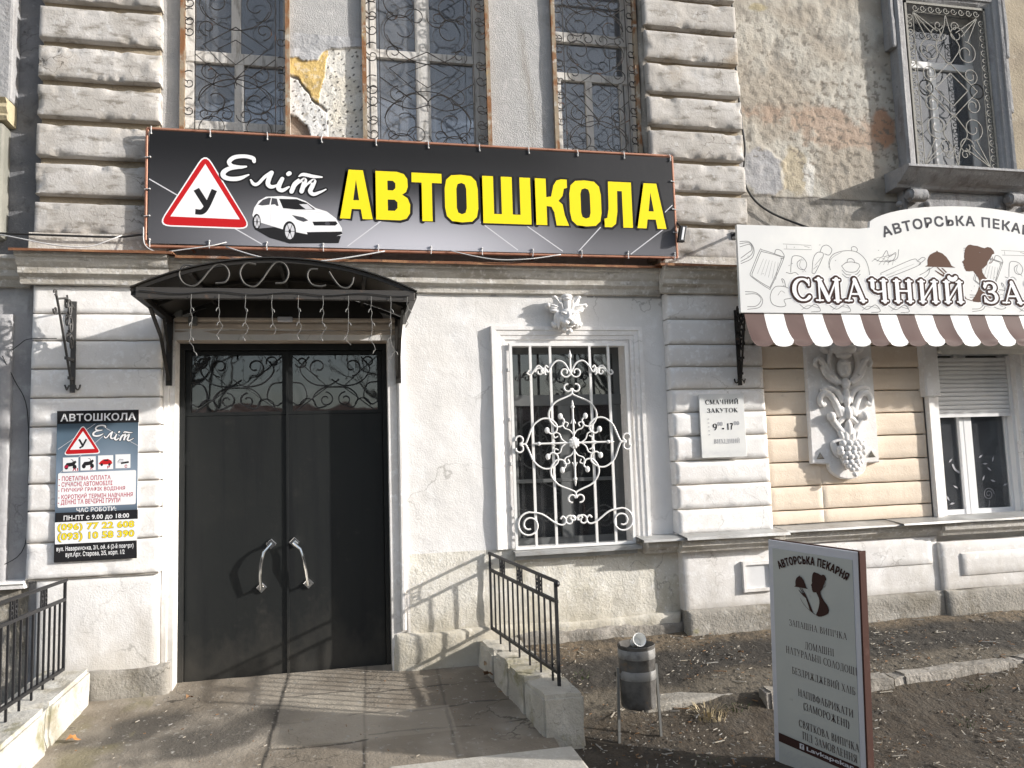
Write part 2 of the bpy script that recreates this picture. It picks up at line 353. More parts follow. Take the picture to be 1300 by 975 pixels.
M['ironred'] = mat('rusted_black_iron', (.022, .018, .016), .7, .2, layers=[(9, (.15, .065, .03), .60, .74), (30, (.06, .055, .05), .6, .8)], bump=.3, bscale=100)
M['irongrey'] = mat('weathered_grilles_paint', (.20, .195, .175), .7, .2, layers=[(12, (.11, .08, .06), .58, .72), (30, (.31, .30, .28), .55, .8)])
M['irondark'] = mat('dark_canopy_paint', (.022, .019, .016), .5, .2, layers=[(5, (.04, .032, .026), .5, .7)])
M['canopybar'] = mat('canopy_bar_paint', (.06, .055, .05), .5, .3, layers=[(9, (.2, .12, .08), .62, .75)])
M['door'] = mat('black_door_paint', (.013, .0145, .0145), .5, 0, spec=.3, layers=[(1.5, (.019, .020, .019), .45, .75), (7, (.034, .033, .031), .60, .82), (3, (.010, .011, .012), .5, .7, (4, 1, .3)), (55, (.07, .066, .06), .70, .8, (1, 1, .5))], splash=(.0, .75, (.06, .055, .047), .55), bump=.06, bscale=30, bump2=.10, b2scale=1.8)
M['chrome'] = mat('polished_chrome', (.8, .8, .8), .12, 1.0)
M['greylow'] = mat('shabby_grey_limewash', (.36, .355, .36), .95, layers=[(2, (.27, .265, .27), .45, .7), (9, (.44, .44, .44), .52, .72), (4, (.2, .19, .185), .6, .78, (2, 1, .6))], bump=.5, bscale=60, bump2=.3, b2scale=8, crack=.6, cscale=2)
M['poly'] = mat('smoked_polycarbonate', (.022, .019, .016), .28, 0, layers=[(4, (.03, .026, .02), .5, .7)])
M['whitemetal'] = mat('white_metal_paint', (.80, .79, .77), .45, 0, layers=[(15, (.68, .66, .63), .6, .8)])
M['wood'] = mat('weathered_window_wood', (.60, .58, .55), .8, 0, layers=[(6, (.30, .28, .25), .5, .7, (6, 6, 1)), (20, (.56, .55, .52), .55, .75)], bump=.4, bscale=60)
M['woodwhite'] = mat('white_painted_sash', (.80, .79, .77), .6, layers=[(8, (.55, .52, .48), .6, .8)])
M['wooddark'] = mat('dark_painted_sash', (.10, .105, .105), .6, layers=[(9, (.15, .15, .15), .5, .8)])
M['lintel'] = mat('grimy_lintel_paint', (.50, .43, .36), .85, layers=[(4, (.36, .28, .22), .45, .7, (.4, 1, 5)), (14, (.58, .53, .47), .5, .75, (.5, 1, 4))], bump=.3, bscale=60)
M['glass'] = glass('window_glass', (.55, .58, .6), 1.9)
M['glasssky'] = glass('old_window_glass', (.85, .87, .9), 2.3, .03, dust_haze=.15)
M['glassclear'] = glass('clear_shop_glass', (.92, .94, .94), 1.7, dust_haze=.07)
M['dark'] = mat('dark_room_plaster', (.05, .048, .045), .95)
M['curtain'] = mat('net_curtain', (.66, .70, .80), .9, layers=[(5, (.42, .45, .54), .45, .6, (6, 1, .5)), (9, (.80, .83, .9), .5, .6)])
M['casegrey'] = mat('weathered_stone_casing', (.31, .31, .315), .9, layers=[(4, (.22, .21, .21), .48, .7, (3, 3, .6)), (14, (.36, .355, .36), .52, .72), (30, (.09, .085, .08), .64, .76)], bump=.7, bscale=40, bump2=.4, b2scale=10)
M['sill'] = mat('zinc_sill_flashing', (.40, .40, .39), .5, .4, layers=[(8, (.30, .28, .25), .5, .75), (3, (.52, .52, .51), .5, .7)], bump=.2, bscale=20)
M['olive'] = mat('olive_grey_paint', (.19, .19, .165), .8, layers=[(3, (.25, .245, .215), .4, .7)], bump=.3, bscale=60)
M['tarp'] = mat('vinyl', (.5, .5, .5), .55, vcol=True, spec=.25, bump=.05, bscale=3.5, bump2=.12, b2scale=1.6)
M['p_black'] = mat('print_black', (.018, .018, .02), .75, spec=.15)
M['p_white'] = mat('print_white', (.82, .82, .83), .75, spec=.15)
M['p_yellow'] = mat('print_yellow', (.90, .72, .02), .75, spec=.15)
M['p_red'] = mat('print_red', (.52, .014, .018), .75, spec=.15)
M['p_dred'] = mat('print_dark_red', (.42, .02, .06), .75, spec=.15)
M['p_grey'] = mat('print_grey', (.38, .38, .40), .75, spec=.15)
M['p_lgrey'] = mat('print_light_grey', (.62, .62, .65), .75, spec=.15)
M['p_dgrey'] = mat('print_dark_grey', (.07, .07, .08), .75, spec=.15)
M['p_brown'] = mat('print_brown', (.105, .055, .038), .75, spec=.15)
M['p_dbrown'] = mat('print_dark_brown', (.045, .022, .018), .75, spec=.15)
M['p_doodle'] = mat('print_grey_line', (.17, .17, .17), .75, spec=.15)
M['signwhite'] = mat('sign_white_panel', (.66, .665, .66), .6, spec=.2, layers=[(2, (.76, .76, .73), .4, .8)])
M['aw_brown'] = mat('awning_brown', (.115, .074, .066), .65, spec=.2, layers=[(3, (.15, .10, .09), .5, .75), (9, (.085, .052, .045), .6, .8)])
M['aw_white'] = mat('awning_white', (.80, .80, .79), .5, layers=[(4, (.70, .69, .67), .55, .8)])
M['board_grey'] = mat('board_print_grey', (.42, .43, .40), .6, layers=[(1.5, (.38, .39, .365), .4, .8), (14, (.29, .29, .27), .66, .8)])
M['board_white'] = mat('board_edge_white', (.52, .52, .55), .55, layers=[(8, (.42, .41, .41), .6, .8)])
M['board_brown'] = mat('board_side_brown', (.05, .023, .018), .8, spec=.15, layers=[(9, (.12, .07, .06), .58, .8)])
M['shutter'] = mat('shutter_grey', (.70, .70, .70), .5, 0, layers=[(4, (.62, .62, .62), .45, .7)])
M['pvc'] = mat('white_pvc', (.82, .82, .82), .3)
M['zinc'] = mat('dull_zinc', (.11, .105, .098), .7, .3, layers=[(6, (.05, .046, .042), .45, .65), (7, (.20, .12, .055), .56, .72), (25, (.17, .165, .16), .62, .8)], bump=.3, bscale=40)
M['zincband'] = mat('grey_band_paint', (.25, .245, .235), .7, .2, layers=[(10, (.10, .095, .09), .45, .7)], bump=.2, bscale=40)
M['scroll'] = mat('dull_dark_scroll', (.085, .082, .076), .65, .3, layers=[(14, (.14, .12, .1), .6, .75)])
M['steel'] = mat('grey_steel_strip', (.22, .22, .21), .55, .5, layers=[(14, (.14, .11, .09), .55, .75)])
M['cable'] = mat('black_cable', (.02, .02, .02), .5)
M['cablew'] = mat('white_cable', (.55, .55, .55), .5)
M['lightwire'] = mat('aged_light_wire', (.17, .168, .16), .6)
M['irongrey2'] = mat('grey_black_iron', (.075, .072, .07), .6, .3, layers=[(14, (.2, .19, .18), .58, .75)])
M['soil'] = mat('soil_and_asphalt', (.2, .18, .15), .97, vcol=True, layers=[(28, (.03, .027, .023), .52, .70), (60, (.15, .13, .105), .66, .78), (9, (.05, .043, .034), .50, .72), (3, (.075, .062, .047), .56, .70)], bump=1, bscale=70, bump2=.8, b2scale=16)
M['landing'] = mat('worn_concrete_landing', (.30, .275, .24), .93, vcol=True, layers=[(22, (.38, .36, .32), .58, .75), (45, (.14, .125, .10), .63, .77)], bump=.6, bscale=60, bump2=.35, b2scale=10, crack=.9, cscale=1.3)
M['slab'] = mat('pale_pavement_slab', (.50, .47, .41), .93, layers=[(4, (.40, .37, .32), .45, .7), (30, (.56, .53, .48), .5, .7)], bump=.5, bscale=60, crack=.6, cscale=1.5)
M['debris'] = mat('pale_litter', (.40, .375, .33), .9, layers=[(60, (.35, .3, .22), .45, .6)])
M['leaf'] = mat('dry_leaf', (.22, .12, .055), .8, layers=[(60, (.2, .1, .04), .5, .7)])
M['straw'] = mat('dry_straw', (.46, .38, .24), .9, layers=[(20, (.3, .24, .14), .5, .7)])
M['green'] = mat('leaf_green', (.06, .085, .03), .8, layers=[(30, (.1, .12, .05), .5, .7)])
M['bark'] = mat('tree_bark', (.09, .075, .06), .95, layers=[(12, (.05, .042, .035), .5, .7)], bump=.8, bscale=20)
M['housewall'] = mat('street_house_render', (.13, .115, .095), .95, layers=[(1, (.10, .09, .075), .4, .7)])
M['roof'] = mat('roof_tile', (.20, .11, .08), .9)
M['paper'] = mat('waxed_paper', (.82, .82, .80), .5)
M['ochre'] = mat('ochre_plaster', (.55, .37, .13), .95)
# ================================================================== GROUND
def ground_z(x, y):
    r = .16+.245*y if y > -1.55 else -.22+.03*(y+1.55)
    if y > 0: r = .16
    l = .03+.09*y if y > -1.5 else -.105+.025*(y+1.5)
    if y > 0: l = .03
    t = sstep(1.0, 1.35, x); z = lerp(l-.03, r, t)
    if y < -5: z = lerp(z, -.30, sstep(-5, -9, y))
    kerb = sstep(2.2, 2.5, x)*(sstep(-1.20, -1.02, y))   # earth bank held up behind the kerb stones
    return z+.03*kerb*(1-sstep(-.8, -.2, y))
def ground_col(x, y, z):
    n = fbm(x, y, 0, 1.6, 4); n2 = fbm(x, y, 5, 5, 3)
    dark = (.030, .027, .023); brown = (.072, .056, .038); dust_haze = (.175, .135, .09); tan = (.10, .08, .057)
    c = mixc(brown, tan, sstep(-.2, .5, n))
    if x > 1:
        b = sstep(-.42, -.32, y+n*.10)*1.0
        band = sstep(-.80, -.68, y+n*.14)*(1-sstep(-.34, -.24, y+n*.10)); c = mixc(c, dark, band*.85)
        c = mixc(c, dust_haze, sstep(-.30, -.15, y+n*.12)*.9)
        mid = sstep(-1.08, -1.0, y)*(1-sstep(-.85, -.7, y+n*.12)); c = mixc(c, (.15, .13, .10), mid*.7)
        fr = 1-sstep(-1.25, -1.1, y); c = mixc(c, mixc((.048, .037, .026), (.085, .067, .048), sstep(-.1, .5, n2)), fr*.8)
    return mixc(c, (.06, .052, .042), .5*sstep(.15, .6, n2))
def axis(lo, hi, a, b, st):
    out = []; x = a
    while x <= b+1e-6: out.append(x); x += st
    d = st; x = b
    while x < hi: d *= 1.35; x += d; out.append(min(x, hi))
    d = st; x = a; pre = []
    while x > lo: d *= 1.35; x -= d; pre.append(max(x, lo))
    return pre[::-1]+out
gx = axis(-120, 120, -2.6, 7.2, .03); gy = axis(-120, 30, -2.9, .15, .03)
g = MB(); vs = []; cs = []
for y in gy:
    for x in gx:
        z = ground_z(x, y); near = -4 < x < 8 and -4 < y < 1
        if near: z += .010*fbm(x, y, 2, 3.2, 4)+.006*nz(x, y, 1, 14)
        vs.append((x, y, z)); cs.append(ground_col(x, y, z) if near else (.15, .135, .115))
nx = len(gx)
g.add(vs, [(j*nx+i, j*nx+i+1, (j+1)*nx+i+1, (j+1)*nx+i) for j in range(len(gy)-1) for i in range(nx-1)], 0, cs)
tag(g.build('ground', M['soil'], smooth=True), kind='structure')
# street beyond (behind the camera), seen only in reflections
g = MB(); g.box(-60, 60, -13, -6.6, -.5, -.262); tag(g.build('road', mat('asphalt', (.05, .05, .05), .9, bump=.4)), kind='structure')

# landing: worn concrete between the two low walls
def land_z(x, y): return .035+.09*y
def land_col(x, y):
    n = fbm(x, y, 3, 1.8, 4); c = mixc((.20, .168, .128), (.325, .285, .23), sstep(-.4, .5, n))
    dx = (x+.95)/.75; dy = (y+.72)/.38; d = dx*dx+dy*dy+.8*fbm(x, y, 9, 2.2, 3)
    c = mixc(c, (.07, .062, .052), .85*(1-sstep(.35, 1.15, d)))           # dark uneven patch left of the middle
    dx = (x-.75)/.35; dy = (y+.55)/.45; d = dx*dx+dy*dy+.9*fbm(x, y, 4, 2.4, 3)
    c = mixc(c, (.14, .12, .095), .7*(1-sstep(.3, 1.2, d)))
    if x > -.46: # tile joints on the right half, cast slabs
        for gxj in (.10, .63):
            q = abs(x-gxj-.03*(y+.5)-.01*nz(y, gxj, 0, 6)); c = mixc(c, (.05, .043, .034), (1-sstep(.004, .014, q))*(.5+.5*sstep(-.2, .3, nz(y, gxj, 2, 4))))
        for k, gyj in enumerate((-.33, -.74, -1.12)):
            q = abs(y-gyj+.05*nz(x, gyj, 0, 2.2)+.01*nz(x, gyj, 3, 12)-.06*(k-1)*(x > .1)); c = mixc(c, (.05, .043, .034), .95*(1-sstep(.004, .013, q))*sstep(-.45, .0, nz(x, gyj, 6, 3)))
        c = mixc(c, (.41, .365, .295), .6*sstep(.0, .45, nz(math.floor((x+.46)/.55), math.floor((y+.33)/.39), 3, .77)))
    q = abs(x+.46-.03*(y+.4)-.01*nz(y, 2, 0, 5)); c = mixc(c, (.05, .044, .036), 1-sstep(.004, .018, q))
    if x < -1.3: c = mixc(c, (.20, .175, .09), .6*sstep(-.1, .5, fbm(x, y, 7, 3, 3)))
    return c
def grid_surf(name, x0, x1, y0, y1, st, fz, fc, m, amp=.004):
    b = MB(); X = [lerp(x0, x1, i/int((x1-x0)/st)) for i in range(int((x1-x0)/st)+1)]; Y = [lerp(y0, y1, i/int((y1-y0)/st)) for i in range(int((y1-y0)/st)+1)]
    vs = []; cs = []
    for y in Y:
        for x in X:
            vs.append((x, y, fz(x, y)+amp*fbm(x, y, 1, 4, 4))); cs.append(fc(x, y) if fc else (1, 1, 1))
    n = len(X); b.add(vs, [(j*n+i, j*n+i+1, (j+1)*n+i+1, (j+1)*n+i) for j in range(len(Y)-1) for i in range(n-1)], 0, cs if fc else None)
    return tag(b.build(name, m, smooth=True), kind='structure')
grid_surf('landing_pavement', -1.80, 1.20, -1.52, .14, .0125, land_z, land_col, M['landing'])
b = MB(); b.cbox(.20, 1.27, -3.4, -1.50, -.24, -.088, .018)
tag(b.build('pavement_slab', M['slab']), kind='structure')
b = MB(); b.cbox(-3.6, .185, -3.4, -1.535, -.28, -.108, .01)
tag(b.build('pavement_slab', M['slab']), kind='structure')
b = MB(); b.cbox(1.9, 2.62, -1.06, -.86, -.25, -.055, .02)
b.v = [(x+.01*nz(x, y, z, 7), y+.012*nz(x, z, y, 5)+.06*(x-1.9), z+.006*nz(x, y, 2, 8)) for x, y, z in b.v]
tag(b.build('kerb_slab', M['concrete']), kind='structure')

# ================================================================== BUILDING
bld = thing('old_building', 'old two storey masonry building with white limewashed ground floor and weathered grey upper floor', 'building', (0, 0, 0))
def rough(a, s): return lambda x, z: a*fbm(x, z, 0, s, 4)
DOOR = (-1.228, .318, -.3, 2.54); WIN = (1.285, 2.272, .885, 2.505); BWIN = (5.235, 6.09, .935, 2.47)
# ---- ground floor wall
b = MB()
def lowcol(x, z): return 1 if z < .87 and x > .44 else 0
b.sheet(-7.0, -1.9, -.4, 3.0, .0, .08, disp=rough(.006, 3), mat=lambda x, z: 3)
b.sheet(-1.9, 3.5, -.4, 3.0, 0, .035, holes=[DOOR, WIN], disp=lambda x, z: .007*fbm(x, z, 0, 2.2, 4)+(.006*fbm(x, z, 4, 9, 3) if z < .87 else 0), mat=lambda x, z: 1 if (z < .87 and x > .44) else (2 if x > 2.38 else 0))
b.build('wall', [M['wallwhite'], M['roughwhite'], M['wallwhite'], M['greylow']], bld, smooth=True)
b = MB()   # the bakery end of the ground floor: beige courses with fine joints
b.sheet(3.49, 9.0, .3, 3.0, .02, .05, holes=[BWIN], mat=lambda x, z: 0 if z > .95 and x < 5.1 else 1)
b.build('wall', [M['groove'], M['wallwhite']], bld)
b = MB()
zs = [.955, 1.075, 1.276, 1.48, 1.688, 1.887, 2.088, 2.288, 2.49, 2.69, 2.9]
for z0, z1 in zip(zs, zs[1:]):
    x = 3.50
    b.block(3.50, 4.0, z0+.004, z1-.006, -.042, .02, .008, .003, .05, 0)
    b.block(3.99, 5.07, z0+.004, z1-.006, -.041, .02, .008, .003, .05, 0)
b.build('rusticated_courses', M['beige'], bld, smooth=True, ang=50)
b = MB(); b.sheet(6.28, 9.0, .9, 3.0, -.04, .1, disp=rough(.004, 3)); b.box(6.28, 6.30, -.04, .02, .9, 3.0); b.build('wall', M['wallwhite'], bld, smooth=True, ang=40)
# ---- upper wall
W1 = (-1.205, -.408, 3.72, 5.75); W2 = (.158, 1.192, 3.72, 6.0); W3 = (1.738, 2.50, 3.72, 5.75); W4 = (5.22, 6.12, 4.10, 5.80)
b = MB()
def pw(L, t):
    for (p, q), (r, s) in zip(L, L[1:]):
        if t <= r: return lerp(q, s, (t-p)/(r-p)) if r > p else s
    return L[-1][1]
def peel(x, z):
    """0 grey render, 1 ochre coat, 2 pale hacked coat, 3 bare stone, 4 white patching coat, 5 broken edge"""
    u = 60+540*(x+.408)/.566; v = 6.5*(43+(4.753-z)/.0056+.07*(u/6.5-40)); n = 16*fbm(x, z, 3, 9, 4)
    if v+n < pw([(0, 215), (60, 215), (120, 210), (150, 240), (270, 240), (290, 180), (320, 140), (380, 125), (460, 115), (520, 105), (700, 95)], u): return 0
    lo = pw([(0, 360), (60, 370), (120, 405), (170, 490), (205, 545), (215, 590), (275, 655), (330, 700), (345, 1200)], u)+n*1.3
    if v > lo+34: return 3 if v+n*1.5 > pw([(0, 720), (60, 750), (110, 790), (190, 880), (205, 940), (215, 1400)], u) else 4
    if v > lo: return 5
    if u+n*.7 < pw([(0, 345), (150, 345), (620, 275), (700, 270)], v): return 1
    return 2
def pcol(x, z):
    k = peel(x, z); n = fbm(x, z, 8, 6, 3); n2 = fbm(x, z, 3, 22, 3)
    c = [(.45, .45, .46), (.62, .44, .17), (.72, .69, .63), (.30, .23, .18), (.70, .69, .67), (.24, .205, .17)][k]
    c = mixc(c, tuple(q*.75 for q in c), .7*sstep(.1, .6, n)); c = mixc(c, (.62, .55, .42), .45*sstep(.1, .5, fbm(x, z, 5, 3.5, 3)) if k == 2 else 0)
    if k in (2, 4):   # keying marks hacked into the coat
        u = (x*15+z*3); v = (z*19-x*3+.5*(math.floor(u) % 2)); fu = u-math.floor(u)-.5+.7*nz(math.floor(u), math.floor(v), 0, .9); fv = v-math.floor(v)-.5+.7*nz(math.floor(v), math.floor(u), 5, .9)
        if abs(fu-fv*.6) < .12+.05*n2 and abs(fv) < .15+.05*n2: c = (.13, .12, .105)
        if n2 > .48: c = mixc(c, (.50, .45, .37), .6)
    if k == 1 and n2 > .3: c = mixc(c, (.68, .58, .42), .6)
    return c
def pdis(x, z): return [-.006, .006, .012, .032, .004, .022][peel(x, z)]+.004*fbm(x, z, 1, 14, 3)
b.sheet(-.408, .158, 3.72, 5.0, 0, .0065, disp=pdis, col=pcol); b.build('wall_patch', M['vwall'], bld, smooth=True)
b = MB()
b.sheet(-1.4, 3.0, 2.9, 7.5, .0, .06, holes=[W1, W2, W3, (-.408, .158, 3.72, 5.0)], disp=rough(.005, 3))
b.build('wall', M['pier'], bld, smooth=True)
b = MB(); b.sheet(-7.0, -1.4, 2.9, 7.5, .02, .06, disp=lambda x, z: .012*fbm(x, z, 2, 4, 4)+.006*fbm(x, z, 6, 15, 3)); b.build('wall', M['greywall'], bld, smooth=True)
def scol(x, z):
    n = fbm(x, z, 1, 1.7, 4); n2 = fbm(x, z, 6, 5.5, 4); n3 = fbm(x, z, 2, 14, 3)
    c = mixc((.355, .315, .26), (.45, .425, .375), sstep(-.3, .5, n))
    c = mixc(c, (.25, .228, .195), .7*sstep(.05, .6, n2))
    p = math.exp(-(((x-4.35)/.75)**2+((z-4.52-.25*(4.3-x)*.6)/.24)**2)); c = mixc(c, (.38, .275, .205), .75*sstep(.42, .75, p+.45*n2+.2*n3))
    p = math.exp(-(((x-4.93)/.14)**2+((z-4.55)/.22)**2)); c = mixc(c, (.36, .20, .12), .9*sstep(.4, .6, p+.2*n2))
    p = math.exp(-(((x-3.62)/.27)**2+((z-4.08)/.26)**2)); c = mixc(c, (.34, .337, .345), .95*sstep(.42, .52, p+.25*n2))
    p = math.exp(-(((x-3.98)/.17)**2+((z-4.08)/.28)**2)); c = mixc(c, (.40, .345, .25), .9*sstep(.45, .6, p+.2*n2))
    p = math.exp(-(((x-4.12)/.07)**2+((z-4.05)/.22)**2)); c = mixc(c, (.58, .56, .52), .9*sstep(.5, .62, p+.3*n3))
    if z < 3.84: c = mixc((.31, .29, .26), (.21, .195, .17), sstep(-.1, .4, n2))
    q = abs(z-3.84-.02*nz(x, 0, 0, 4)); c = mixc(c, (.07, .06, .05), .9*(1-sstep(.003, .012, q)))
    c = mixc(c, (.30, .24, .08), .5*sstep(.55, .8, math.exp(-(((x-3.72)/.14)**2+((z-5.62)/.06)**2))+.2*n3))
    if n3 > .40 and z > 4.2 and z < 5.5: c = mixc(c, (.16, .14, .115), .7)
    u = x*7.5-z*2+.5*math.floor(z*9); v = z*9; fu = u-math.floor(u)-.5+.6*nz(math.floor(u), math.floor(v), 0, .9); fv = v-math.floor(v)-.5
    if abs(fu+fv*.5) < .26 and abs(fv+fu*.35) < .09 and 3.95 < z < 5.0 and x > 3.95: c = mixc(c, (.17, .145, .115), .8)
    return c
def sdis(x, z):
    p = math.exp(-(((x-3.62)/.3)**2+((z-4.08)/.28)**2)); n2 = fbm(x, z, 6, 5.5, 4)
    return .02-.012*sstep(.42, .5, p+.25*n2)+.006*fbm(x, z, 6, 5.5, 4)+.006*fbm(x, z, 2, 14, 3)
b = MB(); b.sheet(2.9, 5.1, 2.9, 6.2, 0, .014, disp=sdis, col=scol); b.build('wall', M['vwall'], bld, smooth=True)
b = MB(); b.sheet(2.9, 9.0, 6.2, 7.5, 0, .1, disp=rough(.008, 4)); b.sheet(5.1, 9.0, 2.9, 6.2, .02, .06, holes=[W4], disp=rough(.01, 5)); b.build('wall', mat('buff_stone_wall', (.34, .29, .215), .95, layers=[(2, (.25, .21, .16), .45, .7), (9, (.42, .37, .3), .55, .75)], bump=.7, bscale=50), bld, smooth=True)
b = MB()  # the shell behind the street front: end walls, back wall and flat roof
b.box(-7.0, 9.0, 8.0, 8.2, -.4, 7.5); b.box(-7.2, -7.0, .03, 8.2, -.4, 7.5); b.box(9.0, 9.2, .03, 8.2, -.4, 7.5)
b.build('rear_wall', M['pier'], bld)
b = MB(); b.profile([(8.3, 7.5), (-.35, 7.5), (-.35, 7.6), (-.25, 7.75), (3.9, 9.2), (8.3, 7.7)], -7.3, 9.3); b.build('roof', M['roof'], bld)
# ---- pilasters
def pilaster(x0, x1, zlist, yb, yf, mblock, mgroove, ztop, zbot, ch, amp, gap, sc=5, chb=None, inset=.012, chip=0.0):
    b = MB(); b.box(x0+inset, x1-inset, yb, .03, zbot, ztop, 1)
    for z0, z1 in zlist: b.block(x0, x1, z0+gap/2, z1-gap/2, yf, .0, ch, amp, .024 if chip else .04, 0, sc, chb=chb, chip=chip)
    return b.build('pilaster', [mblock, mgroove], bld, smooth=True, ang=55)
zl = [.868, 1.117, 1.331, 1.52, 1.718, 1.914, 2.116, 2.321, 2.524, 2.717, 2.925]
pilaster(-2.155, -1.305, list(zip(zl, zl[1:])), -.075, -.10, M['white'], mat('grubby_joint', (.42, .39, .35), .95, layers=[(8, (.3, .27, .24), .5, .7)]), 2.95, .86, .010, .0035, .012, chip=.008)
zr = [.926, 1.129, 1.328, 1.524, 1.728, 1.924, 2.115, 2.306, 2.493, 2.707, 2.93]
pilaster(2.625, 3.475, list(zip(zr, zr[1:])), -.075, -.11, M['white'], mat('grubby_joint_right', (.46, .43, .38), .95), 2.95, .92, .020, .0025, .012, chip=.007)
zu = [3.296, 3.583, 3.872, 4.165, 4.460, 4.758, 5.06, 5.36, 5.66, 5.96]
pilaster(-2.16, -1.335, [(a+.0, c-.058) for a, c in zip(zu, zu[1:])], -.035, -.105, M['block'], M['groove'], 7.4, 3.0, .009, .003, .006, 4, chip=.024)
zu2 = [3.24, 3.542, 3.824, 4.105, 4.39, 4.688, 4.985, 5.28, 5.57, 5.87, 6.17]
pilaster(2.545, 3.415, [(a, c-.05) for a, c in zip(zu2, zu2[1:])], -.035, -.115, M['block'], M['groove'], 7.4, 3.0, .010, .003, .006, 4, chb=.024, chip=.018)
b = MB(); b.block(2.51, 2.585, 3.2, 7.3, -.07, .02, .02, .012, .03, 0, 5); b.build('broken_edge_strip', M['stonebase'], bld, smooth=True, ang=60)
# ---- plinths, water table
b = MB(); b.block(-2.02, -1.235, -.3, .24, -.075, .02, .03, .016, .03, 0, 4); b.build('plinth', M['concrete'], bld, smooth=True, ang=60)
b = MB(); b.block(.335, 2.64, -.35, .30, -.035, .02, .02, .018, .03, 0, 4); b.build('plinth', M['roughwhite'], bld, smooth=True, ang=60)
b = MB(); b.block(1.28, 2.66, -.35, .235, -.055, .0, .025, .02, .03, 0, 5); b.build('plinth', M['stonebase'], bld, smooth=True, ang=60)
b = MB(); b.block(2.655, 5.055, -.35, .325, -.135, .0, .02, .008, .04, 0, 4); b.block(5.045, 9.0, -.35, .33, -.165, .0, .02, .008, .05, 0, 4); b.build('plinth', M['concrete'], bld, smooth=True, ang=60)
b = MB(); b.block(-2.1, -1.31, .03, .862, -.06, .02, .01, .006, .05, 0, 3); b.build('plinth_panel', M['wallwhite'], bld, smooth=True, ang=60)
b = MB(); b.block(2.65, 5.05, .322, .80, -.095, .02, .01, .005, .05, 0, 3); b.block(5.045, 9.0, .326, .74, -.125, .02, .012, .005, .05, 0, 3)
b.build('plinth_panel', M['white'], bld, smooth=True, ang=60)
b = MB(); b.block(3.55, 4.98, .56, .79, -.11, .0, .01, .004, .05); b.block(5.24, 6.4, .44, .64, -.137, 0, .012, .004, .05); b.build('plinth_panel', M['white'], bld, smooth=True, ang=60)
b = MB(); b.frame(3.19, 3.41, .465, .655, [(0, -.098), (0, -.125), (.025, -.125), (.03, -.098)], 0, .002, 'LTRB', 4); b.build('vent_frame', M['white'], bld)
b = MB(); b.box(3.185, 3.415, -.105, -.097, .46, .66); b.build('vent_cover', M['shutter'], bld)
b = MB()
pf = [(0, .79), (-.10, .795), (-.115, .82), (-.15, .845), (-.155, .885), (-.165, .89), (-.165, .90), (0, .925)]
b.profile(pf, 2.34, 2.63, 4, 0, .003); b.profile([(y-.07 if y < 0 else y, z) for y, z in pf], 2.60, 3.50, 14, 0, .003); b.profile([(y-.02 if y < 0 else y, z+.01) for y, z in pf], 3.50, 5.06, 24, 0, .003); b.profile([(y-.06 if y < 0 else y, z+.008) for y, z in pf], 5.04, 9.0, 40, 0, .003)
b.build('water_table', M['cornice'], bld, smooth=True, ang=35)
b = MB()
b.profile([(.0, .934), (-.215, .915), (-.218, .895), (-.212, .895), (-.21, .911), (0, .929)], 2.28, 3.05, 16, 0, .004)
b.profile([(.0, .948), (-.275, .922), (-.278, .90), (-.272, .90), (-.27, .918), (0, .943)], 2.62, 3.52, 16, 0, .005)
b.profile([(.0, .955), (-.225, .928), (-.228, .912), (-.222, .912), (-.22, .924), (0, .95)], 3.515, 4.62, 20, 0, .005)
b.profile([(.0, .96), (-.255, .935), (-.258, .918), (-.252, .918), (-.25, .931), (0, .955)], 4.6, 9.0, 50, 0, .005)
b.build('ledge_flashing', M['sill'], bld, smooth=True, ang=35)
# ---- string course between the floors
pf = [(0, 2.915), (-.035, 2.92), (-.045, 2.965), (-.085, 2.985), (-.09, 3.025), (-.105, 3.035), (-.125, 3.06), (-.13, 3.085), (-.155, 3.095), (-.16, 3.118), (0, 3.135)]
b = MB(); b.profile(pf, -7.0, -2.2, 40, 0, .006); b.profile(pf, -2.22, -1.24, 24, 0, .005, -.11, False); b.profile(pf, -1.26, 2.60, 80, 0, .005); b.profile(pf, 2.56, 3.54, 24, 0, .005, -.11); b.profile(pf, 3.52, 9.0, 40, 0, .006)
b.profile([(y-.11, z) for y, z in pf], -2.22, -2.219, 1, 0)
b.build('string_course', M['cornice'], bld, smooth=True, ang=30)
for q in ((-2.19, -1.28, -.10, .02, 3.10, 3.30), (2.58, 3.48, -.11, .02, 3.10, 3.24)): b = MB(); b.box(*q); b.build('frieze_block', M['cornice'], bld)
b = MB()
fl = [(0, 3.15), (-.19, 3.132), (-.195, 3.112), (-.189, 3.112), (-.184, 3.127), (0, 3.145)]
b.profile([(y-.11, z) for y, z in fl], -2.24, -1.20, 26, 0, .006); b.profile(fl, -1.20, 2.62, 90, 0, .007); b.profile([(y-.115, z-.004) for y, z in fl], 2.50, 3.55, 26, 0, .008); b.profile(fl, 3.55, 9, 40, 0, .008)
b.build('cornice_flashing', M['rust'], bld, smooth=True, ang=35)

